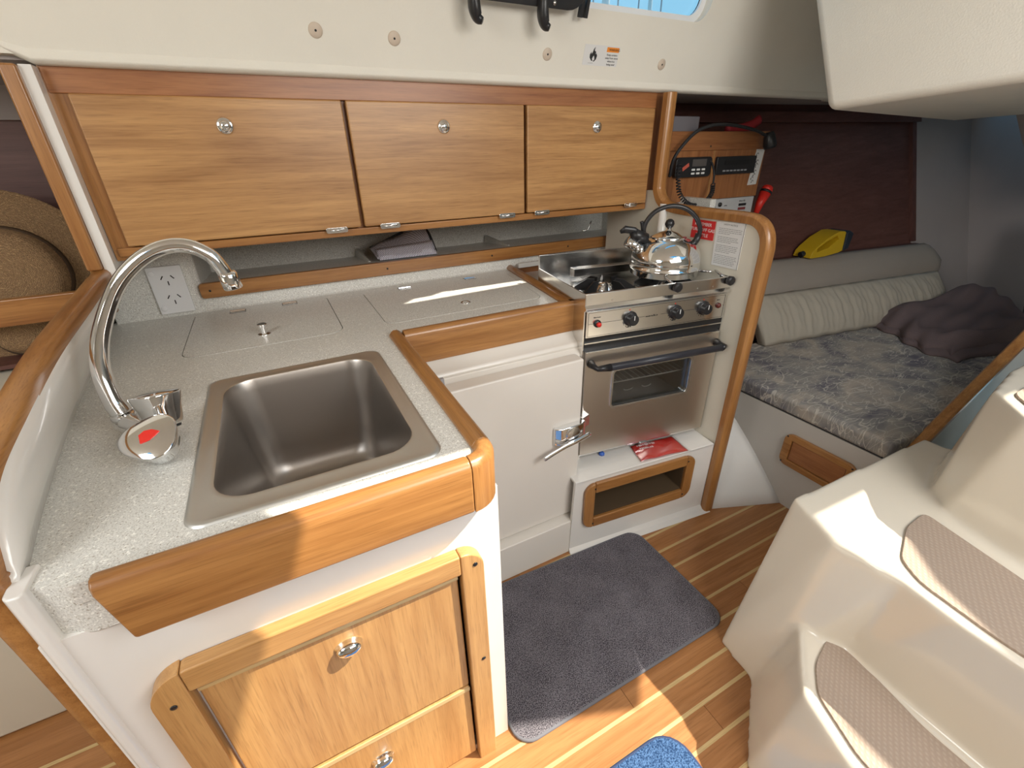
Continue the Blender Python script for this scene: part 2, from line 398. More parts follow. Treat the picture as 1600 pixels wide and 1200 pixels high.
def textbm(s, size, mtx, depth=.0004, align='LEFT', width=None):
    cu = bpy.data.curves.new('t', 'FONT'); cu.body = s; cu.size = size; cu.extrude = depth; cu.align_x = align; cu.resolution_u = 2; cu.space_line = .95
    to = bpy.data.objects.new('t', cu); COL.objects.link(to)
    bpy.context.view_layer.update()
    me = bpy.data.meshes.new_from_object(to.evaluated_get(bpy.context.evaluated_depsgraph_get()))
    bm = NB_(); bm.from_mesh(me); bpy.data.objects.remove(to); bpy.data.meshes.remove(me)
    if width:
        xs = [v.co.x for v in bm.verts]; f = width/max(1e-6, max(xs)-min(xs))
        for v in bm.verts: v.co.x *= f
    bmesh.ops.transform(bm, matrix=mtx, verts=bm.verts); return bm
def marks(n, size, mtx, seed=1):   # print too small to read: short letter-sized strokes
    rnd = random.Random(seed); bm = NB_(); x = 0
    for k in range(n):
        w = size*rnd.uniform(.35, .6); h = size*rnd.choice((.55, .72, .72, 1))
        box((x, 0, 0), (x+size*.14, h, .0003), bm)
        y0 = rnd.choice((0, h*.45, h-size*.14)); box((x, y0, 0), (x+w, y0+size*.14, .0003), bm)
        if rnd.random() < .6: box((x+w-size*.14, 0, 0), (x+w, h*.9, .0003), bm)
        x += w+size*.18
    bmesh.ops.transform(bm, matrix=mtx, verts=bm.verts); return bm
def basis(o, x, y, z=None):
    x = Vector(x).normalized(); y = Vector(y).normalized(); z = Vector(z) if z else x.cross(y)
    m = Matrix.Identity(4)
    for i in range(3): m[i][0] = x[i]; m[i][1] = y[i]; m[i][2] = z[i]; m[i][3] = o[i]
    return m
def merge(dst, src):
    me = bpy.data.meshes.new('tmp'); src.to_mesh(me); dst.from_mesh(me); bpy.data.meshes.remove(me); src.free(); return dst
def dup(root):
    r = root.copy(); COL.objects.link(r); ABS[r.name] = ABS[root.name].copy()
    for ch in list(root.children):
        c = ch.copy(); COL.objects.link(c); c.parent = r
        for g in ch.children:
            d = g.copy(); COL.objects.link(d); d.parent = c
    return r
def screw(c, axis, parent, r=.0035):
    obj('screw', lathe([(0, -.001), (r, -.001), (r, .0006), (r*.6, .0012), (0, .0012)], c, axis, 10), iron, parent, smooth=True)

# ================================================================== SETTING
# floor: sub-floor with planks and pale strips as children
fl = struct('floor', box((-1.6, -1.5, -.05), (1.75, 1.30, -.006)), deckwood('x'))
ys = [.866-.0716*k for k in range(-2, 31)]
for k, y in enumerate(ys):
    x1 = 1.70 if y < .55 else 1.72
    if y < -1.4: break
    obj('strip', box((-1.55, y-.0045, -.006), (x1, y+.0045, .0)), holly('x'), fl)
    # planks butt-jointed at varying x
    cut = [-1.55, random.uniform(-.9, .1), random.uniform(.35, 1.3), x1]
    for a, b in zip(cut[:-1], cut[1:]):
        obj('plank', box((a+.0006, y-.0671, -.006), (b-.0006, y-.0046, -.0002)), deckwood('x'), fl)

struct('underside_light_stop', box((-2.25, -1.55, -.25), (3.8, 2.0, -.20)), plain('hull_bottom', (.35, .33, .30), .7)).name = 'trim_9'  # unseen underside, added to stop sky light leaking in from below
struct('hull_side', box((-2.25, 1.97, -.25), (3.8, 2.01, 1.5)), plain('hull_bottom', (.35, .33, .30), .7)).name = 'trim_10'
# deckhouse side (wall_back): tilted liner face with window aperture
def ly(z): return 1.372-.30*(z-1.50)
wall = NB_()
win = rrect(.50, 1.655, 1.405, 1.93, .05)
holed([(-2.2, 1.485), (2.3, 1.485), (2.3, 2.0), (-2.2, 2.0)], [win], 'y', 0, .035, wall)
for v in wall.verts: v.co.y += ly(v.co.z)
wb = struct('wall_back', wall, liner)
# rolled lower lip
lip = NB_()
prof = [(1.374, 1.497), (1.371, 1.487), (1.372, 1.477), (1.380, 1.4715), (1.395, 1.470), (1.41, 1.474), (1.411, 1.50)]
loft([[(x, y+dy, z+dz) for y, z in prof] for x, dy, dz in ((-2.2, 0, .03), (-.42, 0, .022), (-.37, 0, .018), (-.335, 0, 0), (2.3, 0, 0))], lip)
obj('lip', lip, liner, wb, smooth=False, bevel=.003)
# window reveal and pane
wn = NB_(); ring_frame(rrect(.50, 1.655, 1.405, 1.93, .05), rrect(.52, 1.675, 1.385, 1.91, .04), 'y', 0, .008, wn)
for v in wn.verts: v.co.y += ly(v.co.z)+.028
w1 = struct('window_1', wn, whitep)
g = NB_(); prism(rrect(.505, 1.66, 1.40, 1.925, .045), 'y', 0, .004, g)
for v in g.verts: v.co.y += ly(v.co.z)+.045
obj('pane', g, glass, w1)
gs = NB_(); ring_frame(rrect(.512, 1.667, 1.393, 1.918, .045), rrect(.519, 1.674, 1.386, 1.911, .041), 'y', 0, .004, gs)
for v in gs.verts: v.co.y += ly(v.co.z)+.038
obj('gasket', gs, rubber, w1)

# side deck underside over lockers and quarter berth
struct('trim_1', box((-2.2, 1.40, 1.478), (3.8, 2.3, 1.50)), greyl)
# ceiling with two hatch openings and an added slot for a sun streak
STREAK_SLOT = [(.99, 1.018), (1.485, 1.040), (1.485, 1.090), (1.16, 1.098), (1.11, 1.072), (1.05, 1.068)]  # made-up slot, lets a streak of sun fall on the worktop lids
COMP = [(.58, .195), (.93, .192), (1.20, .03), (1.50, -.148), (1.84, -.275), (1.905, -.205), (1.945, -.125), (2.24, -.135), (2.12, -.21), (1.98, -.36), (1.915, -.50), (1.89, -.95), (.80, -.95), (.77, -.10), (.72, .0), (.65, .10)]  # companionway opening, outline shaped so sun patches land on trim, floor and steps
FH = rrect(-1.7, -.55, -.85, .35, .08)
struct('ceiling', holed([(-2.25, -1.55), (3.78, -1.55), (3.78, 1.35), (-2.25, 1.35)], [COMP, FH, STREAK_SLOT], 'z', 1.86, 1.885), liner)
# aft liner curve beyond the window (dark corner)
ac = grid(lambda s, t: (2.3+.55*math.sin(t*1.3), 1.44-.9*(1-math.cos(t*1.35)), 1.47+.40*s), 6, 10)
solid(struct('wall_aft_corner', ac, liner, smooth=True), .02).name = 'trim_2'
# hull side of quarter berth: maroon board, grey lining, aft bulkhead
def hy(x, z): return 1.5-.15*(x-2)+.33*(z-.8)
hull = NB_()
for (x0, x1, z0, z1, dd, M_) in ((1.60, 3.26, .40, 1.48, 0, 'm'), (3.26, 3.75, .35, 1.60, -.01, 'g')):
    bmh = grid(lambda s, t: (x0+(x1-x0)*s, hy(x0+(x1-x0)*s, z0+(z1-z0)*t)+dd, z0+(z1-z0)*t), 8, 8)
    solid(struct('wall_hull_'+('board' if M_ == 'm' else 'lining'), bmh, maroon('x') if M_ == 'm' else greyl), .02, 1)
for o in bpy.data.objects:
    if o.name == 'wall_hull_board': o.name = 'wall_right'
    if o.name == 'wall_hull_lining': o.name = 'wall_right_aft'
struct('trim_8', loft([[(x, hy(x, .8)-d, z) for d, z in ((-.01, .775), (.06, .775), (.06, .788), (-.01, .788))] for x in (1.40, 3.28)]), maroon('x'))
struct('trim_3', loft([[(x, hy(x, z)-.012-d, z) for d, z in ((0, 1.40), (.025, 1.40), (.025, 1.445), (0, 1.445))] for x in (1.60, 3.28)]), maroon('x'))
struct('trim_4', loft([[(x, hy(x, z)-d, z) for x, z, d in ((3.245, zz, 0), (3.275, zz, 0), (3.275, zz, .018), (3.245, zz, .018))] for zz in (.80, 1.44)]), maroon('z'))
struct('wall_aft', box((3.74, -1.54, 0), (3.77, 1.95, 1.89)), greyl)
struct('trim_5', prism([(3.0, 1.40), (3.75, .98), (3.75, 1.7), (3.0, 1.7)], 'y', .95, 1.0), greyl)
# saloon side (left): hull board, liner, settee
struct('wall_left', box((-2.2, 1.86, .0), (-.50, 1.90, 1.50)), maroon('x'))
struct('trim_6', box((-2.2, 1.84, 1.40), (-.45, 1.86, 1.48)), greyl)
struct('wall_front', box((-2.24, -1.5, 0), (-2.2, 1.9, 1.9)), liner)
struct('wall_opposite', box((-2.2, -1.54, 0), (3.7, -1.5, 1.9)), liner)
bpy.data.objects['wall_opposite'].name = 'wall_near'

# ================================================================== BULKHEAD on the left of the galley (white skin, wooden edge)
bk = thing('galley_bulkhead', 'white galley bulkhead with rounded honey wood edge between sink counter and straw hat shelf', 'bulkhead', (-.38, 1.0, 0))
top = [(-.352, 1.66, 1.092), (-.352, 1.40, 1.06), (-.352, 1.15, 1.038), (-.352, .95, 1.018), (-.352, .76, .987), (-.352, .665, .966), (-.352, .612, .935), (-.351, .580, .890)]
bot = [(-.474, 1.66, .871), (-.452, 1.45, .871), (-.425, 1.20, .871), (-.398, .95, .871), (-.372, .76, .871), (-.356, .66, .871), (-.347, .61, .871), (-.346, .575, .871)]
sk = NB_(); rings = []
for t_, b_ in zip(spline(top, 5), spline(bot, 5)):
    pts = []
    for s in (0, .25, .5, .75, 1):
        p = t_.lerp(b_, s); p.x += (0.010*math.sin(math.pi*s)-.012*math.exp(-((s-.92)/.06)**2)*0)*min(1, max(0, (p.z-.86)*20)); pts.append(p)
    rings.append(pts)
V = [[sk.verts.new(p) for p in r] for r in rings]
for a, b in zip(V[:-1], V[1:]):
    for i in range(4): sk.faces.new((a[i], a[i+1], b[i+1], b[i]))
solid(obj('bulkhead_panel', sk, gel, bk, smooth=True), .012, 1)
obj('front_strip', prism([(-.357, .60), (-.354, .5535), (-.348, .547), (-.338, .5465), (-.334, .552), (-.334, .60)], 'z', 0, .875), gel, bk, bevel=.003)
# thick inner side
obj('outer_skin', prism([(-.386, .58), (-.378, .58), (-.400, .72), (-.505, 1.66), (-.505, 1.86), (-.513, 1.86), (-.513, 1.66), (-.408, .72)], 'z', 0, .862), beige, bk)
edge = spline([(-.370, 1.395, 1.10), (-.370, 1.37, 1.065), (-.370, 1.30, 1.058), (-.370, 1.15, 1.045), (-.370, .95, 1.028), (-.370, .78, 1.00), (-.370, .665, .972), (-.370, .608, .943), (-.370, .580, .905), (-.369, .574, .860), (-.367, .574, .78)], 6)+[Vector((-.363, .574, z)) for z in (.5, .25, 0)]
pr = [(-.020, -.014), (-.020, .001), (-.015, .008), (-.007, .011), (.007, .011), (.014, .008), (.018, .002), (.018, -.014)]
obj('edge_moulding', sweep(edge, pr, (1, 0, 0)), teak('y'), bk, smooth=True, bevel=.002)
# upper: moulding and thin white strip
obj('upper_moulding', loft([[(-.385+dx, 1.355, z), (-.357+dx, 1.355, z), (-.357+dx, 1.41, z), (-.385+dx, 1.41, z)] for z, dx in ((1.075, -.004), (1.468, -.0))]), teak('z'), bk, bevel=.005)
obj('white_upright', loft([[(-.357+dx, 1.368, z), (-.337+dx, 1.368, z), (-.337+dx, 1.62, z), (-.357+dx, 1.62, z)] for z, dx in ((1.05, -.003), (1.468, 0))]), gel, bk)

# ================================================================== COUNTERTOP
ct = thing('countertop', 'speckled grey L-shaped galley worktop with wooden edge trim around the sink', 'countertop', (.1, 1.1, .87))
SINK = (-.19, .575, .170, 1.065)
LID1 = rrect(-.262, 1.243, .122, 1.618, (.04, .04, .015, .015))
LID2 = [(.238+.03, 1.237), (.735, 1.237), (.752, 1.255), (.798, 1.59), (.786, 1.605), (.255, 1.605), (.238, 1.59), (.236, 1.265), (.243, 1.246)]
outer = [(-.345, .60), (-.335, .562), (-.30, .545), (.205, .545), (.212, .56), (.222, 1.135), (.765, 1.135), (.83, 1.665), (-.485, 1.665), (-.442, 1.2), (-.408, .93), (-.380, .72)]
holes = [rrect(SINK[0]+.01, SINK[1]+.02, SINK[2]-.01, SINK[3]-.02, .03), LID1, LID2]
obj('slab', holed(outer, holes, 'z', .84, .87), spk, ct)
obj('apron', prism([(-.345, .60), (-.335, .562), (-.30, .548), (-.20, .546), (-.20, .60)], 'z', .785, .8405), spk, ct, bevel=.004)
def inset(poly, d):
    cx = sum(p[0] for p in poly)/len(poly); cy = sum(p[1] for p in poly)/len(poly)
    hx = max(p[0] for p in poly)-cx; hy_ = max(p[1] for p in poly)-cy
    return [(cx+(x-cx)*(1-d/hx), cy+(y-cy)*(1-d/hy_)) for x, y in poly]
l1 = obj('left_lid', prism(inset(LID1, .0022), 'z', .852, .8705), spk, ct, label='square worktop lid with chrome pull')
l2 = obj('right_lid', prism(inset(LID2, .0022), 'z', .852, .8705), spk, ct, label='wide worktop lid with recessed ring')
def hinge(x, y, p, z=.8708):
    b = box((x-.021, y-.016, z-.001), (x+.021, y-.002, z+.0012)); box((x-.021, y+.002, z-.001), (x+.021, y+.012, z+.0012), b)
    tube([(x-.021, y, z+.0015), (x+.021, y, z+.0015)], .003, 8, b)
    hg_ = obj('hinge', b, chrome, p)
    obj('hinge_gasket', box((x-.0225, y-.0175, z-.001), (x+.0225, y+.0135, z+.0003)), iron, hg_)
hinge(-.145, 1.606, l1); hinge(.005, 1.61, l1); hinge(.385, 1.595, l2); hinge(.640, 1.60, l2)
b = lathe([(0, -.002), (.016, -.002), (.016, .0015), (.012, .003), (.0075, .004), (.0075, .020), (.012, .021), (.0125, .028), (.011, .0295), (0, .0295)], (-.076, 1.335, .8705), (0, 0, 1), 28)
obj('pull', b, chrome, l1, smooth=True, bevel=.0006)
b = lathe([(0, -.004), (.010, -.004), (.0115, .0005), (.0150, .0015), (.0165, .001), (.0165, -.001)], (.509, 1.318, .8710), (0, 0, 1), 28)
obj('ring_pull', b, chrome, l2, smooth=True)
# edge trims: front run, round corner, side run, back run, right run
tp = [(0, -.0), (0, .085), (.006, .093), (.012, .097), (.022, .097), (.030, .092), (.034, .083), (.034, .0)]   # across, height
def trim_prof(inner, outer_dir): return None
fb = NB_()
loft([[(x, .545-a+dy, .789+h) for a, h in tp] for x, dy in ((-.262, 0), (.19, 0))], fb)
for v in fb.verts:
    if v.co.x < -.2: v.co.x -= (v.co.z-.84)*.15-.0; v.co.x += .03*(max(0, .545-.034+.012-v.co.y)/.012) if False else 0
obj('front_trim', fb, teak('x'), ct, smooth=True, bevel=.004)
cb = NB_(); rings = []
for k in range(9):
    a = math.radians(-90+90*k/8); r0 = .022; cx, cy = .190, .567
    rings.append([(cx+(r0+aa)*math.cos(a), cy+(r0+aa)*math.sin(a), .789+h) for aa, h in tp])
loft(rings, cb); obj('corner_trim', cb, teak('z'), ct, smooth=True, bevel=.001)
obj('side_trim', loft([[(.212+a+dx, y, .789+h) for a, h in tp] for y, dx in ((.567, 0), (1.108, .006), (1.142, .006))]), teak('y'), ct, smooth=True, bevel=.002)
bt = loft([[(x, 1.142-a, .789+h) for a, h in tp] for x in (.252, .790)])
obj('back_trim', bt, teak('x'), ct, smooth=True, bevel=.002)
rt = NB_(); loft([[(.764+a+dx, y, .789+h) for a, h in tp] for y, dx in ((1.112, 0), (1.66, .066))], rt)
obj('right_trim', rt, teak('y'), ct, smooth=True, bevel=.002)
obj('hob_back_trim', box((.88, 1.640, .845), (1.50, 1.655, .890)), redwood('x'), ct, bevel=.003)
obj('hob_surround', box((.80, 1.425, .79), (1.50, 1.652, .850)), gel, ct)
obj('hob_surround_left', box((.775, 1.16, .60), (.783, 1.66, .85)), gel, ct)
obj('hob_back_strip', box((.87, 1.628, .875), (.965, 1.640, .892)), gel, ct)
# upstand and recess shelf
us = NB_()
prf = [(1.652, .870), (1.658, .874), (1.663, .884), (1.668, .93), (1.675, .955), (1.96, .93), (1.96, 1.25), (2.0, 1.25), (2.0, .84), (1.652, .84)]
loft([[(x, y, z) for y, z in prf] for x in (-.235, 1.56)], us)
obj('upstand', us, spk, ct)
lw = NB_(); prism([(-.462, 1.652), (-.450, 1.652), (-.245, 1.652), (-.225, 1.67), (-.22, 1.80), (-.22, 2.0), (-.462, 2.0)], 'z', .84, 1.092, lw)
obj('left_corner_block', lw, spk, ct, bevel=.006)
obj('recess_end', box((1.54, 1.30, .84), (1.57, 2.0, 1.12)), spk, ct)
for x, z0 in ((.300, .94), (.875, .94)):
    obj('divider_fin', loft([[(x-.006, 1.72, z0), (x+.006, 1.72, z0), (x+.004, 1.722, z0+.012), (x-.004, 1.722, z0+.012)], [(x-.012, 1.95, z0-.01), (x+.012, 1.95, z0-.01), (x+.006, 1.95, z0+.022), (x-.006, 1.95, z0+.022)]]), spk, ct)
# fiddle rail over the upstand
fr = obj('fiddle_rail', prism(rrect(-.232, .912, 1.53, .958, (.010, .010, .010, .010)), 'y', 1.645, 1.664), teak('x'), bevel=.003)
tag(fr, 'long narrow wooden fiddle rail along the back of the worktop under the lockers', 'rail')
for x in (-.205, .345, .760, 1.12):
    screw((x, 1.6445, .935), (0, -1, 0), fr)

# outlet
ol = thing('power_outlet', 'white double power outlet with two sockets on the corner behind the tap', 'outlet', (-.302, 1.652, .90))
obj('face_plate', prism(rrect(-.345, .882, -.258, 1.022, .004), 'y', 1.640, 1.652), whitep, ol, bevel=.002)
for zc in (.925, .982):
    for dx, dz, an in ((-.012, .008, 35), (.014, .008, -35), (0, -.009, 0)):
        m4 = Matrix.Translation((-.300+dx+(.0), 1.640, zc+dz)) @ Matrix.Rotation(math.radians(an), 4, 'Y')
        obj('socket_slot', box((-.0014, -.0006, -.006), (.0014, .001, .006), None, m4), ink, ol)
for zc, xc in ((.900, -.333), (1.004, -.333)):
    obj('rocker_switch', lathe([(0, 0), (.008, 0), (.008, .003), (.006, .004), (0, .004)], (xc, 1.640, zc), (0, -1, 0), 20), whitep, ol, smooth=True, bevel=.0005)

# ================================================================== SINK
sk_ = thing('sink', 'stainless steel square sink basin set in the speckled worktop', 'sink', (-.01, .82, .87))
O = rrect(SINK[0], SINK[1], SINK[2], SINK[3], .028, 8); I0 = rrect(-.158, .615, .140, 1.030, .055, 8)
def sc_(poly, d):  # shrink with rounded rect
    return rrect(-.158+d, .615+d, .140-d, 1.030-d, max(.055-d*.2, .03), 8)
sb = NB_(); rings = []
def ring(poly, z): return [(x, y, z) for x, y in poly]
R_ = [ring(rrect(SINK[0], SINK[1], SINK[2], SINK[3], .028, 8), .8702), ring(rrect(SINK[0]+.002, SINK[1]+.002, SINK[2]-.002, SINK[3]-.002, .027, 8), .8735),
      ring(rrect(SINK[0]+.007, SINK[1]+.007, SINK[2]-.007, SINK[3]-.007, .024, 8), .8745), ring(rrect(SINK[0]+.010, SINK[1]+.010, SINK[2]-.010, SINK[3]-.010, .022, 8), .8738), ring(sc_(0, -.006), .8738), ring(sc_(0, -.002), .8745), ring(sc_(0, 0), .8735)]
loft(R_, sb, cap=False); obj('rim', sb, sinksteel, sk_, smooth=True)
bb = NB_(); R_ = [[(x, y, z) for x, y in sc_(0, d)] for d, z in ((0, .8735), (.002, .868), (.005, .85), (.013, .78), (.022, .70), (.027, .668), (.034, .648), (.046, .636), (.060, .632), (.085, .631), (.10, .630))]
loft(R_, bb, cap=False); bb.faces.new([v for v in bb.verts][-len(O):])
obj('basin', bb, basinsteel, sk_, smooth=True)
obj('drain', lathe([(0, .000), (.012, .000), (.024, .001), (.030, .003), (.032, .001), (.032, -.002)], (-.01, .82, .6315), (0, 0, 1), 28), chrome2, sk_, smooth=True)

# ================================================================== FAUCET
fc = thing('faucet', 'chrome mixer tap with tall swan neck spout and two flared handles beside the sink', 'faucet', (-.285, .88, .87))
obj('base', lathe([(0, 0), (.029, 0), (.030, .004), (.026, .008), (.024, .020), (.022, .030), (0, .032)], (-.242, .822, .870), (0, 0, 1), 28), chrome, fc, smooth=True)
bd = tube(spline([(-.236, .790, .888), (-.245, .830, .890), (-.268, .868, .892), (-.294, .900, .893)], 5), .0195, 16); obj('body', bd, chrome, fc, smooth=True)
obj('collar', lathe([(0, -.02), (.015, -.018), (.018, -.008), (.0185, .006), (.0175, .013), (.0165, .014), (0, .014)], (-.298, .905, .897), (.0, .0, 1), 24), chrome, fc, smooth=True)
sp = spline([(-.299, .906, .908), (-.305, .915, .935), (-.306, .930, .985), (-.292, .943, 1.035), (-.262, .950, 1.090), (-.232, .950, 1.128), (-.196, .950, 1.156), (-.160, .950, 1.170), (-.128, .950, 1.168), (-.102, .950, 1.150), (-.090, .950, 1.126), (-.085, .950, 1.108)], 7)
ns = len(sp); obj('spout', tube(sp, .013, 20, rs=[.0155-.0035*min(1, i/(ns*.35)) for i in range(ns)]), chrome, fc, smooth=True)
obj('aerator', lathe([(0, .002), (.0135, .002), (.0155, -.002), (.0160, -.026), (.0145, -.028), (.0125, -.0275), (.0125, -.022), (0, -.022)], (-.0845, .950, 1.116), (-.12, 0, 1), 24), chrome, fc, smooth=True)
def handle(c, ax, L, r0, r1, nm, lab):
    pf = [(0, 0), (r0*.9, 0), (r0, .004), (r0*1.02, .010), ((r0+r1)/2*.98, L*.6), (r1, L*.95), (r1*1.0, L*.99), (r1*.94, L+.001), (r1*.5, L+.004), (0, L+.005)]
    return obj(nm, lathe(pf, c, ax, 48, sq=.075), chrome, fc, smooth=True, label=lab)
hh = handle((-.232, .790, .888), (-.10, -.45, .75), .038, .031, .039, 'hot_handle', 'chrome tap handle with red mark')
ch_ = handle((-.234, .852, .895), (.0, .30, .9), .056, .028, .036, 'cold_handle', None)
obj('handle_collar', lathe([(.0, -.012), (.017, -.012), (.0185, 0), (.016, .003), (0, .003)], (-.232, .790, .887), (-.10, -.45, .75), 24), chrome, fc, smooth=True)
obj('seal_ring', lathe([(0, -.004), (.0225, -.004), (.023, 0), (0, .001)], (-.234, .852, .895), (.0, .30, .9), 24), rubber, fc, smooth=True)
axh = Vector((-.10, -.45, .75)).normalized(); cch = Vector((-.232, .790, .888))+axh*.0426
ux = Vector((.9, .2, 0)); ux = (ux-axh*ux.dot(axh)).normalized(); vx = axh.cross(ux)
mk = [cch+ux*a_*1.2+vx*b_*1.2 for a_, b_ in ((-.009, .006), (-.010, -.007), (.0, -.0075), (.008, -.004), (.014, .0), (.007, .007), (-.002, .0095))]
mb_ = NB_(); loft([[p-axh*.006 for p in mk], [p+axh*.001 for p in mk]], mb_); obj('hot_mark', mb_, redp, hh, bevel=.0006)

# ================================================================== SINK CABINET
sc1 = thing('sink_cabinet', 'white moulded base cabinet under the sink with two wooden drawers', 'cabinet', (-.07, .6, 0))
fo = [(-.355, -.0), (.248, -.0), (.248, .79), (-.355, .79)]
cbm = NB_(); op = rrect(-.243, .02, .172, .632, .004)
holed(fo, [op], 'y', .552, .572, cbm); obj('face', cbm, gel, sc1)
obj('right_side', box((.236, .572, 0), (.248, 1.055, .79)), gel, sc1)
obj('inner_back', box((-.33, .90, 0), (.21, .91, .60)), void_shade, sc1)
# drawer surround
so_ = NB_(); out_ = rrect(-.290, -.03, .205, .685, .052, 8); inn = rrect(-.246, .0, .162, .640, .003, 8)
fro = obj('drawer_surround_top', prism([(-.246, .640), (.162, .640), (.162, .685), (-.238, .685), (-.246, .683)], 'y', .528, .552), oak_light('x'), sc1, bevel=.004)
fl_ = [(-.246, .0), (-.246, .683)]+[(-.238-.052*math.sin(math.radians(a)), .633+.052*math.cos(math.radians(a))) for a in range(10, 91, 10)]+[(-.290, .0)]
obj('drawer_surround_left', prism(fl_, 'y', .528, .552), oak_light('z'), sc1, bevel=.005)
fr_ = [(.162, 0), (.205, 0)]+[(.165+.040*math.cos(math.radians(a)), .645+.040*math.sin(math.radians(a))) for a in range(0, 91, 10)]+[(.162, .685)]
obj('drawer_surround_right', prism(fr_, 'y', .528, .552), oak_light('z'), sc1, bevel=.005)
for (z0, z1, kx, kz, lb) in ((.297, .634, -.040, .578, 'upper drawer'), (.02, .289, -.040, .205, 'lower drawer')):
    d = obj('drawer', box((-.240, .540, z0), (.157, .556, z1)), oak_light('z'), sc1, bevel=.003)
    obj('top_rail', box((-.240, .5385, z1-.012), (.157, .5405, z1-.001)), holly('x'), d)
    kb_ = lathe([(0, -.001), (.020, -.001), (.0205, .001), (.017, .004), (.0185, .008), (.0150, .014), (.008, .0175), (0, .0185)], (kx, .540, kz), (0, -1, 0), 32)
    for v in kb_.verts: v.co.z = kz+(v.co.z-kz)*.78; v.co.x = kx+(v.co.x-kx)*1.12
    obj('knob', kb_, chrome, d, smooth=True)
for (x, z) in ((-.268, .625), (.188, .655), (.190, .38), (-.27, .20)):
    screw((x, .5275, z), (0, -1, 0), sc1, .0045)

# ================================================================== ICEBOX
ib = thing('icebox', 'white front-opening icebox with thick door and chrome lever latch', 'icebox', (.52, 1.05, 0))
pf = [(1.118, .795), (1.100, .772), (1.074, .762), (1.068, .752), (1.073, .745), (1.052, .735), (1.046, .727), (1.050, .715), (1.050, .16), (1.01, .15), (.955, .145), (.952, .0), (1.16, .0), (1.16, .795)]
obj('body', loft([[(x, y, z) for y, z in pf] for x in (.245, .80)]), fridgew, ib, bevel=.004)
dr = obj('door', box((.290, .985, .155), (.745, 1.036, .748)), fridgew, ib, bevel=.006)
obj('door_gasket', box((.30, 1.036, .165), (.735, 1.050, .738)), fridgew, ib)
obj('hinge_slot', box((.300, 1.040, .738), (.325, 1.052, .762)), stoneg, ib)
lt = obj('latch_body', prism([(.640, .975), (.660, .962), (.735, .962), (.755, .972), (.755, .985), (.640, .985)], 'z', .474, .536), chrome, dr, bevel=.004)
obj('latch_lever', tube(spline([(.585, .945, .462), (.615, .947, .470), (.665, .950, .480), (.705, .950, .486), (.762, .955, .494)], 5), .009, 10, flat=.6), chrome, dr, smooth=True)
obj('latch_plate', lathe([(0, 0), (.027, 0), (.027, .003), (.021, .006), (0, .006)], (.700, .962, .508), (0, -1, 0), 24), chrome2, dr, smooth=True, bevel=.0006)
obj('keeper', prism([(.752, .985), (.790, .998), (.790, 1.03), (.752, 1.03)], 'z', .494, .535), chrome2, ib, bevel=.003)

# ================================================================== STOVE (local frame, x along the front, y inward)
ang = math.atan2(-.144, .9895)
st = thing('gas_stove', 'stainless steel marine gas stove with two burners and glass windowed oven', 'stove', (.775, 1.04, 0), ang, local=True)
W = .53
body = NB_(); box((.004, .020, .345), (W-.004, .36, .870), body)
# hollow oven: build as shell
body.free(); body = NB_()
ring_frame([(.004, .345), (W-.004, .345), (W-.004, .782), (.004, .782)], [(.05, .46), (W-.05, .46), (W-.05, .735), (.05, .735)], 'y', .024, .36, body)
obj('oven_body', body, steel, st)
obj('oven_back', box((.05, .34, .46), (W-.05, .345, .735)), iron, st)
obj('side_panel', box((0, .0, .345), (.004, .36, .925)), steelb, st)
obj('side_panel', box((W-.004, .0, .345), (W, .36, .925)), steelb, st)
obj('front_rail', box((.0, -.004, .890), (W, .006, .926)), steelb, st, bevel=.002)
obj('rail_step', prism([(-.012, .880), (.0, .893), (.01, .893), (.01, .872), (-.004, .872)], 'x', 0, W), steelb, st, bevel=.0015)
obj('back_rail', box((.0, .352, .862), (W, .362, .972)), steelb, st, bevel=.0015)
obj('back_stop', box((.13, .335, .885), (.40, .352, .915)), steelb, st, bevel=.002)
obj('hob_tray', box((.004, .006, .862), (W-.004, .352, .872)), steelb, st)
for s in (.09, .40, .46):
    obj('screw', lathe([(0, 0), (.003, 0), (.002, .0015), (0, .0015)], (s, -.004, .900), (0, -1, 0), 10), chrome2, st)
# control panel
cp = obj('control_panel', box((.006, -.006, .788), (W-.008, .012, .872)), steelb, st, bevel=.0015, label='brushed steel control strip')
fb2 = NB_()
for z0, z1 in ((.7925, .7932), (.8672, .8679)): box((.012, -.0066, z0), (W-.014, -.006, z1), fb2)
for x in (.012, W-.0147): box((x, -.0066, .7925), (x+.0007, -.006, .8679), fb2)
for a, b_ in ((.012, .03), (.055, .133), (.183, .21), (.270, .298), (.350, .405), (.51, W-.014)): box((a, -.0066, .8325), (b_, -.006, .8332), fb2)
obj('line_print', fb2, ink, cp, kind='stuff')
def knob(s, z, r=.021, d=.024):
    k = obj('burner_knob', lathe([(0, 0), (r*1.12, 0), (r*1.12, .004), (r*1.0, .007), (r*.92, .008), (r*.80, d*.95), (r*.74, d), (0, d)], (s, -.006, z), (0, -1, 0), 28), black, st, smooth=True, bevel=.0008)
    obj('pointer', box((s-.0012, -.006-d-.0006, z+.001), (s+.0012, -.006-d+.001, z+.015)), whiteink, k)
    mk = NB_()
    for a in range(200, 341, 20):
        aa = math.radians(a); c = Vector((s+math.cos(aa)*(r+.006), -.0064, z+math.sin(aa)*(r+.006)))
        box((c.x-.0006, -.0066, c.z-.0022), (c.x+.0006, -.006, c.z+.0022), mk)
    return k, mk
ticks = NB_()
for s in (.158, .324, .434):
    k, mk = knob(s, .833); merge(ticks, mk)
obj('dial_print', ticks, ink, cp, kind='stuff')
ib_ = obj('igniter_button', lathe([(0, 0), (.011, 0), (.012, .003), (.009, .006), (0, .007)], (.043, -.006, .832), (0, -1, 0), 20), black, st, smooth=True)
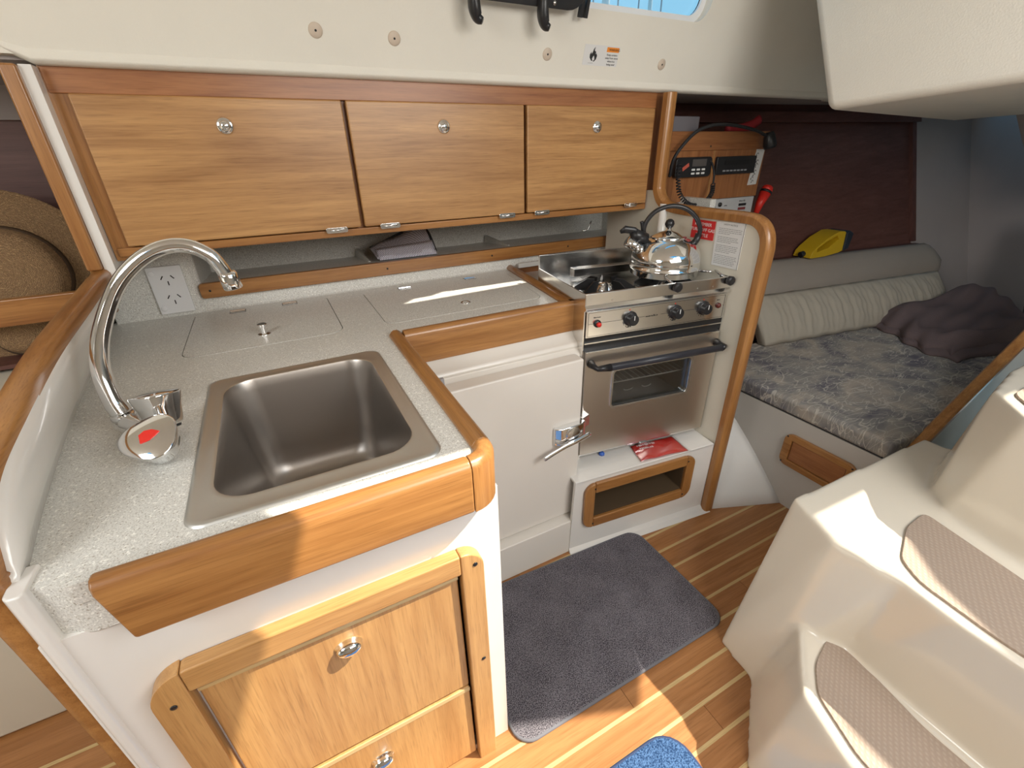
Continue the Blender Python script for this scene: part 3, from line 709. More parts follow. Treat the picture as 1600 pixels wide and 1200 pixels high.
obj('red_cap', lathe([(0, 0), (.007, 0), (.007, .009), (.005, .011), (0, .011)], (.043, -.012, .832), (0, -1, 0), 18), redp, ib_, smooth=True, label='red push button')
obj('lamp_lens', lathe([(0, 0), (.009, 0), (.009, .004), (.006, .008), (0, .009)], (.493, -.006, .834), (0, -1, 0), 18), plain('dark_red_lens', (.10, .015, .01), .2), st, smooth=True)
tb = NB_()
XZ = lambda x, z, y=-.0062: basis((x, y, z), (1, 0, 0), (0, 0, 1))
for n_, x, z, sz in ((8, .030, .850, .0045), (5, .147, .8045, .0055), (3, .134, .818, .004), (4, .314, .8045, .0055), (3, .40, .853, .004), (5, .484, .852, .004), (3, .304, .8165, .004)):
    merge(tb, marks(n_, sz, XZ(x, z), n_+int(x*100)))
obj('lettering', tb, ink, cp, kind='stuff')
tb = marks(11, .006, XZ(.2145, .8300), 4)
obj('maker_lettering', tb, ink, cp, kind='stuff')
rb = NB_()
for s in (.158, .324, .434): merge(rb, lathe([(0, 0), (.0022, 0), (.0022, .0005), (0, .0005)], (s-.004, -.006, .8615), (0, -1, 0), 12))
obj('red_dot', rb, redp, cp, kind='stuff')
# gap, oven door
obj('gap_strip', box((.004, .004, .742), (W-.004, .024, .788)), iron, st)
obj('trim_bar', box((.006, -.002, .766), (W-.006, .008, .770)), steelb, st)
dw = NB_(); holed([(.008, .352), (W-.010, .352), (W-.010, .742), (.008, .742)], [rrect(.113, .527, .420, .664, .014)], 'y', -.010, .022, dw)
od = obj('oven_door', dw, steel, st, bevel=.002)
obj('door_top_edge', box((.008, -.012, .738), (W-.010, .022, .744)), steelb, od, bevel=.001)
wf = NB_(); ring_frame(rrect(.107, .521, .426, .670, .018, 6), rrect(.116, .530, .417, .661, .012, 6), 'y', -.0135, -.006, wf)
obj('window_bezel', wf, chrome, od, smooth=False, bevel=.0015)
obj('window_pane', box((.112, .000, .526), (.421, .004, .665)), ovenglass, od)
# oven rack seen through the glass
rk = NB_()
for k in range(17): tube([(.08+k*.023, .05, .583), (.08+k*.023, .30, .583)], .0018, 6, rk)
for y in (.05, .18, .30): tube([(.07, y, .583), (W-.07, y, .583)], .0026, 6, rk)
obj('oven_rack', rk, plain('rack_wire', (.75, .76, .78), .4, .6), st, kind='stuff')
rk2 = NB_()
for k in range(3): tube([(.14+k*.075+.02*math.cos(a*math.pi/8), .045, .556+.010*math.sin(a*math.pi/8)) for a in range(9, 16)], .0015, 6, rk2)
obj('burner_tube', rk2, plain('rack_wire', (.75, .76, .78), .4, .6), st, kind='stuff')
obj('oven_liner_floor', box((.05, .024, .462), (W-.05, .34, .466)), stoneg, st)
# handle
hb = tube([(.075, -.052, .700), (.498, -.052, .700)], .0115, 16)
hd = obj('handle_bar', hb, plain('black_grip', (.03, .032, .042), .38), od, smooth=True)
for s, e in ((.028, .075), (.512, .498)):
    obj('handle_bracket', tube([(s, -.012, .702), (s, -.030, .701), (s+.004, -.048, .70), (e, -.052, .700)], .01, 10, rs=[.014, .009, .0085, .0125]), black, od, smooth=True)
# lower edge and drop
obj('lower_lip', box((.008, -.006, .345), (W-.012, .022, .351)), steelb, st)
obj('door_catch', box((.255, -.012, .330), (.285, .004, .345)), chrome2, st, bevel=.002)
# pan clamps on rail
for s in (.312, .515):
    c1 = obj('pan_clamp', tube([(s+.02, .10, .935), (s, .03, .925), (s, -.006, .918)], .0045, 8), chrome2, st, smooth=True)
    obj('clamp_knob', lathe([(0, 0), (.012, 0), (.0155, .004), (.0155, .014), (.011, .018), (0, .018)], (s, -.006, .916), (0, -1, 0), 9), black, c1, bevel=.001)
# burners and pan supports
for (bx, by) in ((.165, .175), (.385, .15)):
    bu = obj('burner', lathe([(0, 0), (.034, 0), (.034, .012), (.030, .015), (.030, .018), (.024, .024), (0, .024)], (bx, by, .872), (0, 0, 1), 28), chrome2, st, smooth=True)
    obj('burner_cap', lathe([(0, 0), (.022, 0), (.022, .005), (0, .007)], (bx, by, .896), (0, 0, 1), 24), steelb, bu, smooth=True)
    ps = NB_()
    for k in range(8):
        a = math.radians(45*k+22); d_ = Vector((math.cos(a), math.sin(a), 0)); n_ = Vector((-d_.y, d_.x, 0))
        q = [(.045, .004), (.100, .004), (.100, .016), (.060, .042), (.034, .042), (.034, .030)]
        rr = []
        for sgn in (-.0025, .0025): rr.append([Vector((bx, by, .872))+d_*r_+Vector((0, 0, h_))+n_*sgn for r_, h_ in q])
        loft(rr, ps)
    tube([(bx+.098*math.cos(2*math.pi*k/28), by+.098*math.sin(2*math.pi*k/28), .879) for k in range(28)], .0035, 6, ps, closed=True)
    obj('pan_support', ps, iron, st)
obj('supply_rod', tube(spline([(.47, .33, .93), (.44, .26, .945), (.46, .15, .925), (.50, .06, .93)], 6), .004, 8), chrome2, st, smooth=True)

# ================================================================== KETTLE
KC = Vector((1.178, 1.142, .9155))
kt = thing('kettle', 'shiny stainless steel whistling kettle with black loop handle on the stove', 'kettle', KC)
kp = [(0, 0), (.106, 0), (.112, .003), (.112, .018), (.116, .020), (.116, .027), (.112, .030), (.115, .045), (.114, .060), (.106, .080), (.091, .099), (.071, .113), (.056, .119), (.054, .122), (.0, .122)]
obj('kettle_body', lathe(kp, KC, (0, 0, 1), 48), chrome, kt, smooth=True)
lid = obj('kettle_lid', lathe([(0, .0), (.058, 0), (.060, .002), (.050, .006), (.032, .016), (.012, .021), (.008, .024), (.007, .034), (0, .034)], KC+Vector((0, 0, .119)), (0, 0, 1), 36), chrome, kt, smooth=True)
obj('lid_knob', lathe([(0, 0), (.006, 0), (.012, .005), (.0155, .014), (.0125, .024), (.006, .029), (0, .030)], KC+Vector((0, 0, .148)), (0, 0, 1), 24), black, lid, smooth=True)
# handle plane direction: left to right in the picture
hd_ = Vector((.87, -.48, 0)).normalized()
def kp3(a, h): return KC+hd_*a*1.04+Vector((0, 0, h*.92))
obj('handle', tube(spline([kp3(-.070, .128), kp3(-.080, .155), kp3(-.072, .190), kp3(-.045, .222), kp3(0, .236), kp3(.045, .226), kp3(.080, .196), kp3(.098, .158), kp3(.096, .128), kp3(.086, .105)], 6), .0075, 12, rs=None), black, kt, smooth=True)
obj('handle_mount', tube([kp3(.082, .100), kp3(.092, .118), kp3(.097, .140)], .011, 10), black, kt, smooth=True)
sd = Vector((-.93, .0, .0)); 
spb = KC+Vector((-.088, .034, .086)); spe = KC+Vector((-.130, .052, .112))
obj('spout', tube([spb, spb.lerp(spe, .5), spe], .016, 18, rs=[.021, .018, .0175]), chrome, kt, smooth=True)
obj('whistle_hood', tube([spb+Vector((.020, -.004, .030)), spb.lerp(spe, .6)+Vector((.008, -.002, .028)), spe+Vector((.012, -.004, .014))], .018, 14, rs=[.019, .021, .014]), black, kt, smooth=True)
obj('whistle_lever', tube(spline([kp3(-.080, .138), kp3(-.085, .170), kp3(-.090, .186)], 4), .006, 8), black, kt, smooth=True)
obj('whistle_tab', tube([KC+Vector((-0.155, 0.060, 0.142)), KC+Vector((-0.140, 0.055, 0.150)), KC+Vector((-0.110, 0.043, 0.145)), KC+Vector((-0.090, 0.030, 0.132))], .011, 12, rs=[.006, .012, .011, .006], flat=.6), black, kt, smooth=True)

# ================================================================== GALLEY PARTITION (right of stove)
gp = thing('stove_partition', 'cream upright partition with rounded wooden edge between stove and quarter berth', 'partition', (1.315, 1.1, 0))
pe = [(.875, 0), (.875, 1.02), (.885, 1.065), (.915, 1.093), (.955, 1.10), (1.25, 1.102), (1.31, 1.112), (1.34, 1.15), (1.34, 1.16), (1.62, 1.16), (1.62, 0)]
obj('partition_panel', prism(pe, 'x', 1.302, 1.328), plain('cream_panel', (.70, .66, .56), .45), gp)
path = spline([(1.315, .868, 0), (1.315, .868, .50), (1.315, .868, .95), (1.315, .870, 1.035), (1.315, .886, 1.078), (1.315, .918, 1.102), (1.315, .965, 1.108), (1.315, 1.10, 1.108), (1.315, 1.24, 1.110), (1.315, 1.305, 1.122), (1.315, 1.338, 1.155), (1.315, 1.345, 1.21), (1.315, 1.345, 1.468)], 6)
pr2 = [(-.021, .016), (-.018, -.006), (-.010, -.011), (.010, -.011), (.018, -.006), (.021, .016)]
pr2 = [(-.021, -.018), (-.021, .004), (-.016, .010), (-.008, .013), (.008, .013), (.016, .010), (.021, .004), (.021, -.018)]
obj('edge_moulding', sweep(path, [(a, -b) for a, b in pr2], (1, 0, 0)), teak('z'), gp, smooth=True, bevel=.002)
obj('corner_fillet', lathe([(0, 0), (.016, 0), (.016, .26), (0, .26)], (1.300, 1.298, .86), (0, 0, 1), 20), gel, gp, smooth=True)
# signs on the partition (facing -x)
def YZ(y, z, x=1.3005): return basis((x, y, z), (0, -1, 0), (0, 0, 1))
rs_ = obj('gas_sign', prism([(1.062, 1.023), (1.156, 1.023), (1.156, 1.083), (1.062, 1.083)], 'x', 1.2985, 1.302), redl)
tag(rs_, 'small red sign with white capitals on the partition behind the kettle', 'sign')
t_ = NB_()
for k, s_ in enumerate(('REMEMBER', 'TURN OFF GAS', 'BOTTLE')): merge(t_, textbm(s_, .0145, YZ(1.109, 1.0655-k*.0175, 1.2984), .0003, 'CENTER'))
obj('lettering', t_, whiteink, rs_, kind='stuff')
nt_ = obj('safety_notice', prism([(.950, .948), (1.050, .948), (1.056, 1.086), (.950, 1.089)], 'x', 1.2990, 1.302), paper)
tag(nt_, 'white printed paper notice full of small text on the partition beside the stove', 'notice')
t_ = textbm('SAFETY NOTICE', .0072, YZ(1.003, 1.077, 1.2989), .0002, 'CENTER')
random.seed(3)
for k in range(22):
    z = 1.066-k*.0052
    if k in (4, 9, 15): continue
    x0 = 1.044
    while x0 > .962:
        l = random.uniform(.004, .012)
        if x0-l < .957: break
        if k in (3, 8, 14) and x0 < 1.0: break
        box((1.2986, x0-l, z), (1.2990, x0, z+.0013), t_); x0 -= l+.0018
obj('lettering', t_, greyink, nt_, kind='stuff')
obj('edge_line', box((1.2984, .9500, .948), (1.2992, .9508, 1.089)), ink, nt_)

# ================================================================== OVERHEAD LOCKERS
ov = thing('overhead_locker', 'row of three honey oak flap lockers above the worktop with chrome buttons', 'cabinet', (.48, 1.5, 1.1))
obj('top_rail', box((-.335, 1.398, 1.424), (1.302, 1.42, 1.476)), redwood('x'), ov, bevel=.002)
obj('left_stile', box((-.338, 1.402, 1.085), (-.285, 1.42, 1.472)), teak('z'), ov)
obj('bottom_rail', box((-.330, 1.394, 1.094), (1.298, 1.425, 1.114)), teak('x'), ov, bevel=.003)
obj('carcass', box((-.330, 1.425, 1.094), (1.300, 1.80, 1.12)), oak('x'), ov)
obj('carcass_back', box((-.330, 1.412, 1.114), (1.300, 1.428, 1.47)), redwood('z'), ov)
obj('right_stile', box((1.278, 1.402, 1.10), (1.335, 1.42, 1.472)), redwood('z'), ov)
for (x0, x1, kx, hs) in ((-.304, .236, -.036, (.168,)), (.246, .766, .505, (.317, .700)), (.776, 1.288, 1.040, (.832, 1.215))):
    d = obj('flap_door', box((x0, 1.384, 1.117), (x1, 1.402, 1.424)), oak('x'), ov, bevel=.004)
    kb_ = lathe([(0, 0), (.0175, 0), (.018, .002), (.0145, .005), (.0115, .004), (.0105, .008), (.006, .0105), (0, .011)], (kx, 1.384, 1.366), (0, -1, 0), 28)
    obj('button_latch', kb_, chrome, d, smooth=True)
    for hx in hs:
        b = prism(rrect(hx-.029, 1.1075, hx+.029, 1.122, .005, 3), 'y', 1.381, 1.386)
        hg = obj('hinge', b, chrome, d, bevel=.001)
        obj('hinge_pin', tube([(hx-.019, 1.380, 1.1148), (hx+.019, 1.380, 1.1148)], .0028, 8), chrome2, d, smooth=True)

# ================================================================== STUFF IN THE RECESS
mp_ = thing('mesh_pouch', 'folded white net pouch with black binding in the recess above the rail', 'pouch', (.45, 1.72, .955))
def pch(s, t):
    return (.325+.21*s, 1.70+.10*t, .958+.075*(1-t)*(.25+.75*s)*0+.012+ .065*(s**.7)*t)
g_ = grid(lambda s, t: (.325+.215*s, 1.685+.12*t, .962+(.018+.075*s)*t+.004*math.sin(s*9)), 12, 6); solid(obj('net', g_, netm, mp_, smooth=True), .006)
g_ = grid(lambda s, t: (.33+.215*s, 1.678+.05*t, .958+.030*t+.012*s*t), 12, 4); solid(obj('net_fold', g_, netm, mp_, smooth=True), .006)
obj('binding', tube([(.325, 1.806, .982), (.43, 1.806, 1.02), (.540, 1.806, 1.058), (.548, 1.76, 1.02), (.545, 1.69, .970)], .006, 8), rubber, mp_, smooth=True)
obj('binding', prism([(.500, .99), (.540, .99), (.545, 1.062), (.505, 1.05)], 'y', 1.800, 1.812), rubber, mp_, bevel=.002)
clip = obj('spring_clip', tube(spline([(1.30, 1.80, .962), (1.325, 1.79, .968), (1.34, 1.79, .995), (1.35, 1.80, 1.0)], 5), .0035, 8), chrome2, smooth=True)
tag(clip, 'small metal clip lying in the dark recess behind the stove', 'clip')

# ================================================================== LINER BUTTONS, STICKER, OPEN PORT
nrm = Vector((0, -1, -.30)).normalized()
lb = ['leftmost round beige cap nut on the liner above the left locker', 'round beige cap nut on the liner left of the port latches', 'round beige cap nut on the liner left of the flame sticker', 'rightmost round beige cap nut on the liner right of the flame sticker']
for k, (x, z) in enumerate(((.2, 1.557), (.383, 1.554), (.828, 1.547), (1.268, 1.544))):
    c = Vector((x, ly(z), z))
    o = obj('cap_nut', lathe([(0, -.001), (.0155, -.001), (.0155, .001), (.0135, .0028), (.004, .0032), (0, .0032)], c, nrm, 24), plain('beige_cap', (.62, .52, .42), .5), smooth=True)
    tag(o, lb[k], 'cap', 'cap nuts along the liner')
    obj('screw_hole', lathe([(0, 0), (.0026, 0), (.0026, .0006), (0, .0006)], c+nrm*.003, nrm, 10), ink, o)
def LZ(x, z, off=0):  # frame on the tilted liner
    up = Vector((0, -.30, 1)).normalized()
    return basis(Vector((x, ly(z), z))+nrm*off, (1, 0, 0), up, nrm)
def onliner(bm, off=0):
    m4 = LZ(0, 1.55, off); bmesh.ops.transform(bm, matrix=m4, verts=bm.verts); return bm
stk = obj('warning_sticker', onliner(prism(rrect(.954, -.022, 1.084, .029, .002, 2), 'z', 0, .0008)), paper)
tag(stk, 'white warning sticker with black flame symbol and orange band on the liner', 'sticker')
flame = [(.995, -.012), (.984, -.010), (.977, -.003), (.976, .005), (.981, .012), (.9815, .006), (.985, .010), (.987, .018), (.992, .024), (.991, .015), (.997, .012), (.9965, .005), (.999, .009), (1.003, .003), (1.001, -.006)]
obj('flame_symbol', onliner(prism(flame, 'z', .0008, .0012)), ink, stk)
obj('flame_core', onliner(prism([(.990, -.011), (.986, -.006), (.988, -.001), (.991, .003), (.9935, -.002), (.995, -.007)], 'z', .0012, .0015)), paper, stk)
obj('orange_band', onliner(prism([(1.036, .014), (1.082, .014), (1.082, .026), (1.036, .026)], 'z', .0008, .0012)), orange, stk)
t_ = NB_()
merge(t_, onliner(textbm('WARNING', .0085, Matrix.Translation((1.044, .0170, .0014)), .0002)))
for k, s_ in enumerate(('Keep curtains', 'away from stove', 'when it is', 'being used')):
    merge(t_, onliner(textbm(s_, .0072, Matrix.Translation((1.059, .0050-k*.0080, .0011)), .0002, 'CENTER')))
box((0, 0, 0), (0.0001, .0001, .0001), t_).verts.ensure_lookup_table()
bmesh.ops.delete(t_, geom=t_.verts[-8:], context='VERTS')
u_ = NB_(); box((.974, -.0165, .0008), (.992, -.0160, .0011), u_); merge(t_, onliner(u_))
obj('lettering', t_, ink, stk, kind='stuff')
# opened port light frame hinged up, with dogs
pl = thing('opening_port', 'black framed opening port light with two dog latches hanging at the top edge', 'window', (.70, 1.26, 1.66))
pf_ = onliner(ring_frame(rrect(.515, .100, .905, .40, .06), rrect(.545, .125, .875, .37, .04), 'z', .030, .048)); obj('port_frame', pf_, black, pl, bevel=.003)
obj('port_pane', onliner(prism(rrect(.54, .12, .88, .375, .04), 'z', .036, .040)), glass, pl)
for x in (.565, .760):
    lv = NB_()
    pts = [(x, .135, .052), (x+.001, .110, .056), (x+.004, .085, .058), (x+.012, .066, .062), (x+.022, .061, .070)]
    q = spline(pts, 5); tube(q, .012, 10, lv, rs=[.013-.005*max(0, (i/len(q)-.5)*2)+.006*math.sin(i/len(q)*3.1) for i in range(len(q))], flat=.8)
    obj('dog_latch', onliner(lv), black, pl, smooth=True)
    obj('hinge_eye', onliner(lathe([(0, 0), (.006, 0), (.005, .003), (0, .004)], (x+.04, .112, .048), (0, 0, 1), 12)), chrome2, pl, smooth=True)
for x in (.895, .912):
    obj('hinge_arm', onliner(box((x, .088, .02), (x+.010, .20, .034))), black, pl, bevel=.001)

# ================================================================== STOVE BASE BOX with locker frame
bs = thing('stove_plinth', 'low white moulded plinth under the stove with open oval wooden vent frame', 'plinth', (.70, .95, 0), math.atan2(-.105, .9945), local=True)
vo = rrect(.050, .104, .508, .300, .045); 
fc_ = NB_(); holed([(0, .0), (.598, .0), (.598, .312), (.012, .312)], [rrect(.075, .135, .480, .268, .004)], 'y', 0, .012, fc_)
obj('plinth_face', fc_, gel, bs)
obj('plinth_top', box((.012, .0, .306), (.598, .62, .316)), gel, bs, bevel=.003)
obj('cavity_shade_sheet', box((.06, .20, .10), (.52, .21, .30)), void_shade, bs)  # dark sheet behind the vent, painted as the shade inside
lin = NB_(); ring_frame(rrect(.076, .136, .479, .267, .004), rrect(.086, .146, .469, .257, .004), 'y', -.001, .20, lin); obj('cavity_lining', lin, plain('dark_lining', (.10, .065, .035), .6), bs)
obj('toe_fillet', prism([(.0, .018), (-.012, .004), (-.035, .0), (.0, .0)], 'x', 0, .62), gel, bs)
# oval frame from four pieces
fp = NB_()
obj('frame_rail', prism([(.085, .258), (.470, .258), (.470, .300), (.095, .300), (.085, .299)], 'y', -.014, 0), teak('x'), bs, bevel=.004)
obj('frame_rail', prism([(.085, .104), (.470, .104), (.470, .145), (.085, .145)], 'y', -.014, 0), teak('x'), bs, bevel=.004)
def arc(cx, cz, r, a0, a1, n=6): return [(cx+r*math.cos(math.radians(a0+(a1-a0)*k/n)), cz+r*math.sin(math.radians(a0+(a1-a0)*k/n))) for k in range(n+1)]
obj('frame_stile', prism(arc(.085, .144, .040, 270, 180)+arc(.085, .259, .040, 180, 90)[0:], 'y', -.0141, 0), teak('z'), bs, bevel=.004)
obj('frame_stile', prism(arc(.470, .259, .040, 90, 0)+arc(.470, .144, .040, 0, -90), 'y', -.0141, 0), teak('z'), bs, bevel=.004)
for x, z in ((.083, .278), (.475, .278), (.475, .124), (.083, .122)): screw((x, -.0142, z), (0, -1, 0), bs)
# red sachet and blue clip on the plinth
rp = thing('red_sachet', 'flat clear plastic sachet with folded red contents lying under the oven', 'sachet', (1.09, .945, .316))
def sach(s, t, h=0):
    a = Vector((1.000, 1.025, 0)); b = Vector((.970, .928, 0)); c = Vector((1.180, .892, 0)); d = Vector((1.195, 1.00, 0))
    p = a.lerp(d, s).lerp(b.lerp(c, s), t)
    e = min(s, 1-s, t, 1-t)*6; e = min(1, e)
    return (p.x, p.y, .3175+h+.009*e+.0025*e*math.sin(s*13+t*7))
solid(obj('red_cloth', grid(lambda s, t: sach(.04+.92*s, .05+.88*t), 20, 14), redp, rp, smooth=True), .004)
solid(obj('film', grid(lambda s, t: sach(s, t, .004), 20, 14), clearbag, rp, smooth=True), .0006)
t_ = NB_()
for k in range(2):
    merge(t_, marks(9-k*2, .013, basis((1.010, .990-k*.018, .3345), (.975, -.2, 0), (.2, .975, 0)), 6+k))
obj('lettering', t_, whiteink, rp, kind='stuff')
bc = obj('blue_cap', lathe([(0, 0), (.010, 0), (.011, .006), (.006, .012), (0, .012)], (.885, 1.035, .316), (0, 0, 1), 16), plain('blue_plastic', (.06, .16, .6), .4), smooth=True)
tag(bc, 'small blue cap lying in the shade under the oven', 'cap')

# white fairing between floor, partition and berth
fa = NB_()
A_ = [(1.60, 1.16, .385), (1.60, 1.10, .345), (1.60, 1.02, .285), (1.60, .93, .222), (1.60, .85, .165), (1.60, .79, .122), (1.603, .755, .08)]
B_ = [(1.325, .866, .0), (1.36, .860, .0), (1.42, .842, .0), (1.48, .822, .0), (1.54, .798, .0), (1.58, .778, 0), (1.605, .750, .0)]
fa.free(); c00, c10, c01, c11 = Vector((1.325, .864, -.002)), Vector((1.604, .750, .0)), Vector((1.325, 1.27, .41)), Vector((1.604, 1.17, .385))
fa = grid(lambda s, t: c00.lerp(c10, s).lerp(c01.lerp(c11, s), t)+Vector((0, .03*(t-1)*t*4*s*-.5, .022*math.sin(math.pi*min(1, t*1.3))*s+(.0 if t else 0))), 8, 10)
o = solid(obj('floor_fairing', fa, gel, smooth=True), .004); tag(o, 'smooth white moulded fairing rising from the floor to the berth front', 'moulding')

# ================================================================== QUARTER BERTH
be = thing('quarter_berth', 'grey quarter berth base with small wooden locker frame in its front', 'berth', (1.62, .8, 0))
obj('berth_front', box((1.60, .475, .0), (1.62, 1.50, .387)), plain('berth_grey', (.52, .49, .45), .5), be)
obj('berth_top', prism([(1.62, .475), (3.6, .475), (3.6, 1.2), (1.62, 1.45)], 'z', .36, .386), plain('berth_grey', (.52, .49, .45), .5), be)
vf = NB_(); ring_frame(rrect(.545, .185, .802, .322, .03, 6), rrect(.575, .210, .772, .297, .002, 6), 'x', 1.586, 1.60, vf)
lf = obj('locker_frame', vf, teak('y'), be, bevel=.003)
obj('locker_door', box((1.592, .577, .212), (1.599, .770, .295)), redwood('y'), be, bevel=.002)
for y, z in ((.79, .31), (.79, .197), (.558, .31)): screw((1.5855, y, z), (-1, 0, 0), be)
mt = NB_()
mpoly = [(1.595, .487), (1.595, 1.12), (1.62, 1.24), (2.0, 1.27), (3.3, 1.05), (3.55, 1.0), (3.55, .487)]
prism(mpoly, 'z', .388, .452, mt); mo = obj('mattress', mt, mattm, bevel=.018, segs=4); tag(mo, 'mattress in faded grey blue leafy fabric on the quarter berth', 'mattress')
pz = obj('piping', tube([(1.603, .50, .392), (1.603, 1.1, .392)], .004, 6), rubber, mo)
# cushions along hull
def hpt(x, z, base): return base-.15*(x-2)
uc = NB_(); rings = []
for k in range(33):
    s = k/32; x = 1.93+1.45*s; e = min(1, (1-s)*14+.25)
    f = lambda yy, zz: (x, hpt(x, zz, 1.40)+(yy-1.40)*e+.0, .70+(zz-.70)*e)
    rings.append([f(1.340, .620), f(1.335, .65), f(1.345, .70), f(1.392, .757), f(1.420, .785), f(1.450, .792), f(1.464, .778), f(1.445, .70), f(1.41, .60), f(1.37, .59)])
loft(rings, uc); o = obj('bolster_cushion', uc, cush, smooth=True); o.data.materials[0] = plain('taupe_upholstery', (.34, .30, .26), .9, bump=.4, bscale=320); tag(o, 'long pale bolster lining the hull above the gathered cushion', 'cushion')
lc = NB_(); rings = []
random.seed(5)
nk = 150
for k in range(nk+1):
    s = k/nk; x = 1.96+1.30*s; e = min(1, (1-s)*12+.2, s*14+.35)
    wr = .0035*math.sin(s*95+1.7*math.sin(s*31))+.0025*math.sin(s*210+s*s*40)
    pr_ = []
    for t in range(0, 15):
        u = t/14
        yy = 1.190+.135*u; zz = .458+.205*u
        bulge = .035*math.sin(math.pi*u)**.6; w2 = wr*(.25+.75*math.sin(math.pi*min(1, u*1.1)))
        yy -= (bulge+w2+0.004*math.sin(18*u+s*60))*.78*e; zz += (bulge+w2)*.62*e
        pr_.append((x+.035*(u-.5)*0, hpt(x, 0, yy), zz))
    pr_ += [(x, hpt(x, 0, 1.330), .645), (x, hpt(x, 0, 1.27), .52), (x, hpt(x, 0, 1.23), .455)]
    rings.append(pr_)
loft(rings, lc); o = obj('gathered_cushion', lc, cush, smooth=True); tag(o, 'cream cushion with gathered wrinkled cover leaning on the bolster', 'cushion')
# blanket
bl = NB_()
random.seed(11)
def blk(s, t):
    # four corners of folded blanket on the mattress
    a = Vector((2.68, 1.10, 0)); b = Vector((2.52, .69, 0)); c = Vector((3.22, .60, 0)); d = Vector((3.50, 1.04, 0))
    p = a.lerp(d, s).lerp(b.lerp(c, s), t)
    e = min(1, min(s, 1-s, t, 1-t)*9)
    h = .07*e**.6+.11*math.exp(-((s-.70)**2/.08+(t-.20)**2/.12))*e+.020*math.sin(5*s+6*t)*e+.012*math.sin(15*s-9*t)*e+.006*math.sin(30*t+12*s)*e
    p.x += .03*math.sin(7*t)+.015*math.sin(23*t); p.y += .025*math.sin(6*s+1)
    return (p.x, p.y, .464+h)
grid(blk, 60, 44, bl); o = solid(obj('blanket_top_fold', bl, blank, None, smooth=True), .012)
o.name = 'blanket'; tag(o, 'mauve brown blanket loosely folded on the berth mattress', 'blanket')
b2 = grid(lambda s, t: (lambda p: (p[0]-.03+.02*math.sin(9*s), p[1]-.035*t, .456+(p[2]-.456)*.38+.004*math.sin(20*s)))(blk(s, t)), 40, 30)
ABS[o.name] = ABS['blanket_top_fold']
solid(obj('lower_fold', b2, blank, o, smooth=True), .010)
# dark box in the far corner
o = obj('aft_locker_door', loft([[(3.20, .72, .52), (3.24, .70, .52), (3.24, .40, .52), (3.20, .42, .52)], [(3.36, .86, .98), (3.40, .84, .98), (3.40, .30, .98), (3.36, .32, .98)]]), plain('dark_brown', (.045, .033, .035), .6)); tag(o, 'dark brown slanting panel at the far end of the berth', 'panel')
o = obj('upper_ledge', box((3.10, .50, 1.14), (3.30, .80, 1.26)), beige, bevel=.01); tag(o, 'short pale ledge above the dark panel at the far right', 'ledge')

# torch on the ledge behind berth
tr_ = thing('torch', 'chunky yellow lantern torch with black lens rim lying on the hull ledge', 'torch', (2.53, 1.42, .80))
def tp3(a, h, d=0):
    x = 2.375+a*.80; return Vector((x, hy(x, .85)-.075+d, .792+h*.86))
prof2 = [(0, .002), (.015, .0), (.12, .004), (.23, .018), (.262, .030), (.270, .115), (.235, .140), (.185, .140), (.10, .105), (.035, .060), (.008, .035)]
hole = [(.045, .034), (.13, .052), (.200, .098), (.180, .118), (.105, .090), (.042, .054)]
tbm = holed([(a, h) for a, h in prof2], [hole], 'y', -.045, .045)
for v in tbm.verts:
    p = tp3(v.co.x, v.co.z, v.co.y); v.co = p
obj('torch_body', tbm, yellow, tr_, bevel=.006, segs=3)
obj('lens_rim', prism([(2.580, .815), (2.618, .822), (2.628, .90), (2.590, .915), (2.570, .905)], 'y', hy(2.6, .85)-.125, hy(2.6, .85)-.025), plain('dark_rim', (.02, .03, .045), .5), tr_, bevel=.006)
obj('tail_cap', tube([tp3(-.014, .014), tp3(.012, .020)], .016, 10), black, tr_, bevel=.003)

# ================================================================== NAV CONSOLE
nc = thing('nav_console', 'wooden instrument console box mounted behind the partition carrying radio and stereo', 'console', (1.72, 1.47, 1.1))
cn = NB_(); holed([(1.435, 1.10), (2.008, 1.10), (2.008, 1.290), (1.435, 1.290)], [], 'y', 1.452, 1.475, cn)
obj('fascia', cn, redwood('z'), nc)
obj('top_rail', box((1.425, 1.446, 1.288), (2.012, 1.475, 1.356)), redwood('x'), nc, bevel=.003)
obj('fascia_batten', box((1.690, 1.4505, 1.10), (1.697, 1.4522, 1.288)), oak('z'), nc)
obj('shelf_top', box((1.425, 1.475, 1.340), (2.012, 1.62, 1.352)), redwood('x'), nc)
obj('end_panel', box((1.996, 1.475, 1.02), (2.010, 1.60, 1.345)), redwood('z'), nc)
screw((1.66, 1.4455, 1.303), (0, -1, 0), nc)
vh = thing('vhf_radio', 'black marine radio with small display and six white buttons on the console', 'radio', (1.57, 1.44, 1.19))
obj('radio_body', prism(rrect(1.470, 1.193, 1.668, 1.266, .014, 5), 'y', 1.432, 1.452), black, vh, bevel=.003)
obj('display', box((1.556, 1.4305, 1.232), (1.634, 1.433, 1.258)), plain('lcd_grey', (.10, .09, .085), .3), vh)
for r in range(2):
    for c in range(3): obj('key_button', prism(rrect(1.556+c*.028, 1.217-r*.014, 1.574+c*.028, 1.224-r*.014, .002, 2), 'y', 1.430, 1.433), whiteink, vh)
obj('red_label', prism([(1.508, 1.216), (1.540, 1.234), (1.536, 1.246), (1.504, 1.229)], 'y', 1.4312, 1.4325), plain('red_tape', (.6, .12, .08), .5), vh)
sr = thing('car_stereo', 'flat black stereo unit mounted right of the radio on the console', 'stereo', (1.82, 1.44, 1.2))
obj('stereo_body', prism(rrect(1.705, 1.196, 1.945, 1.264, .006, 3), 'y', 1.438, 1.452), black, sr, bevel=.002)
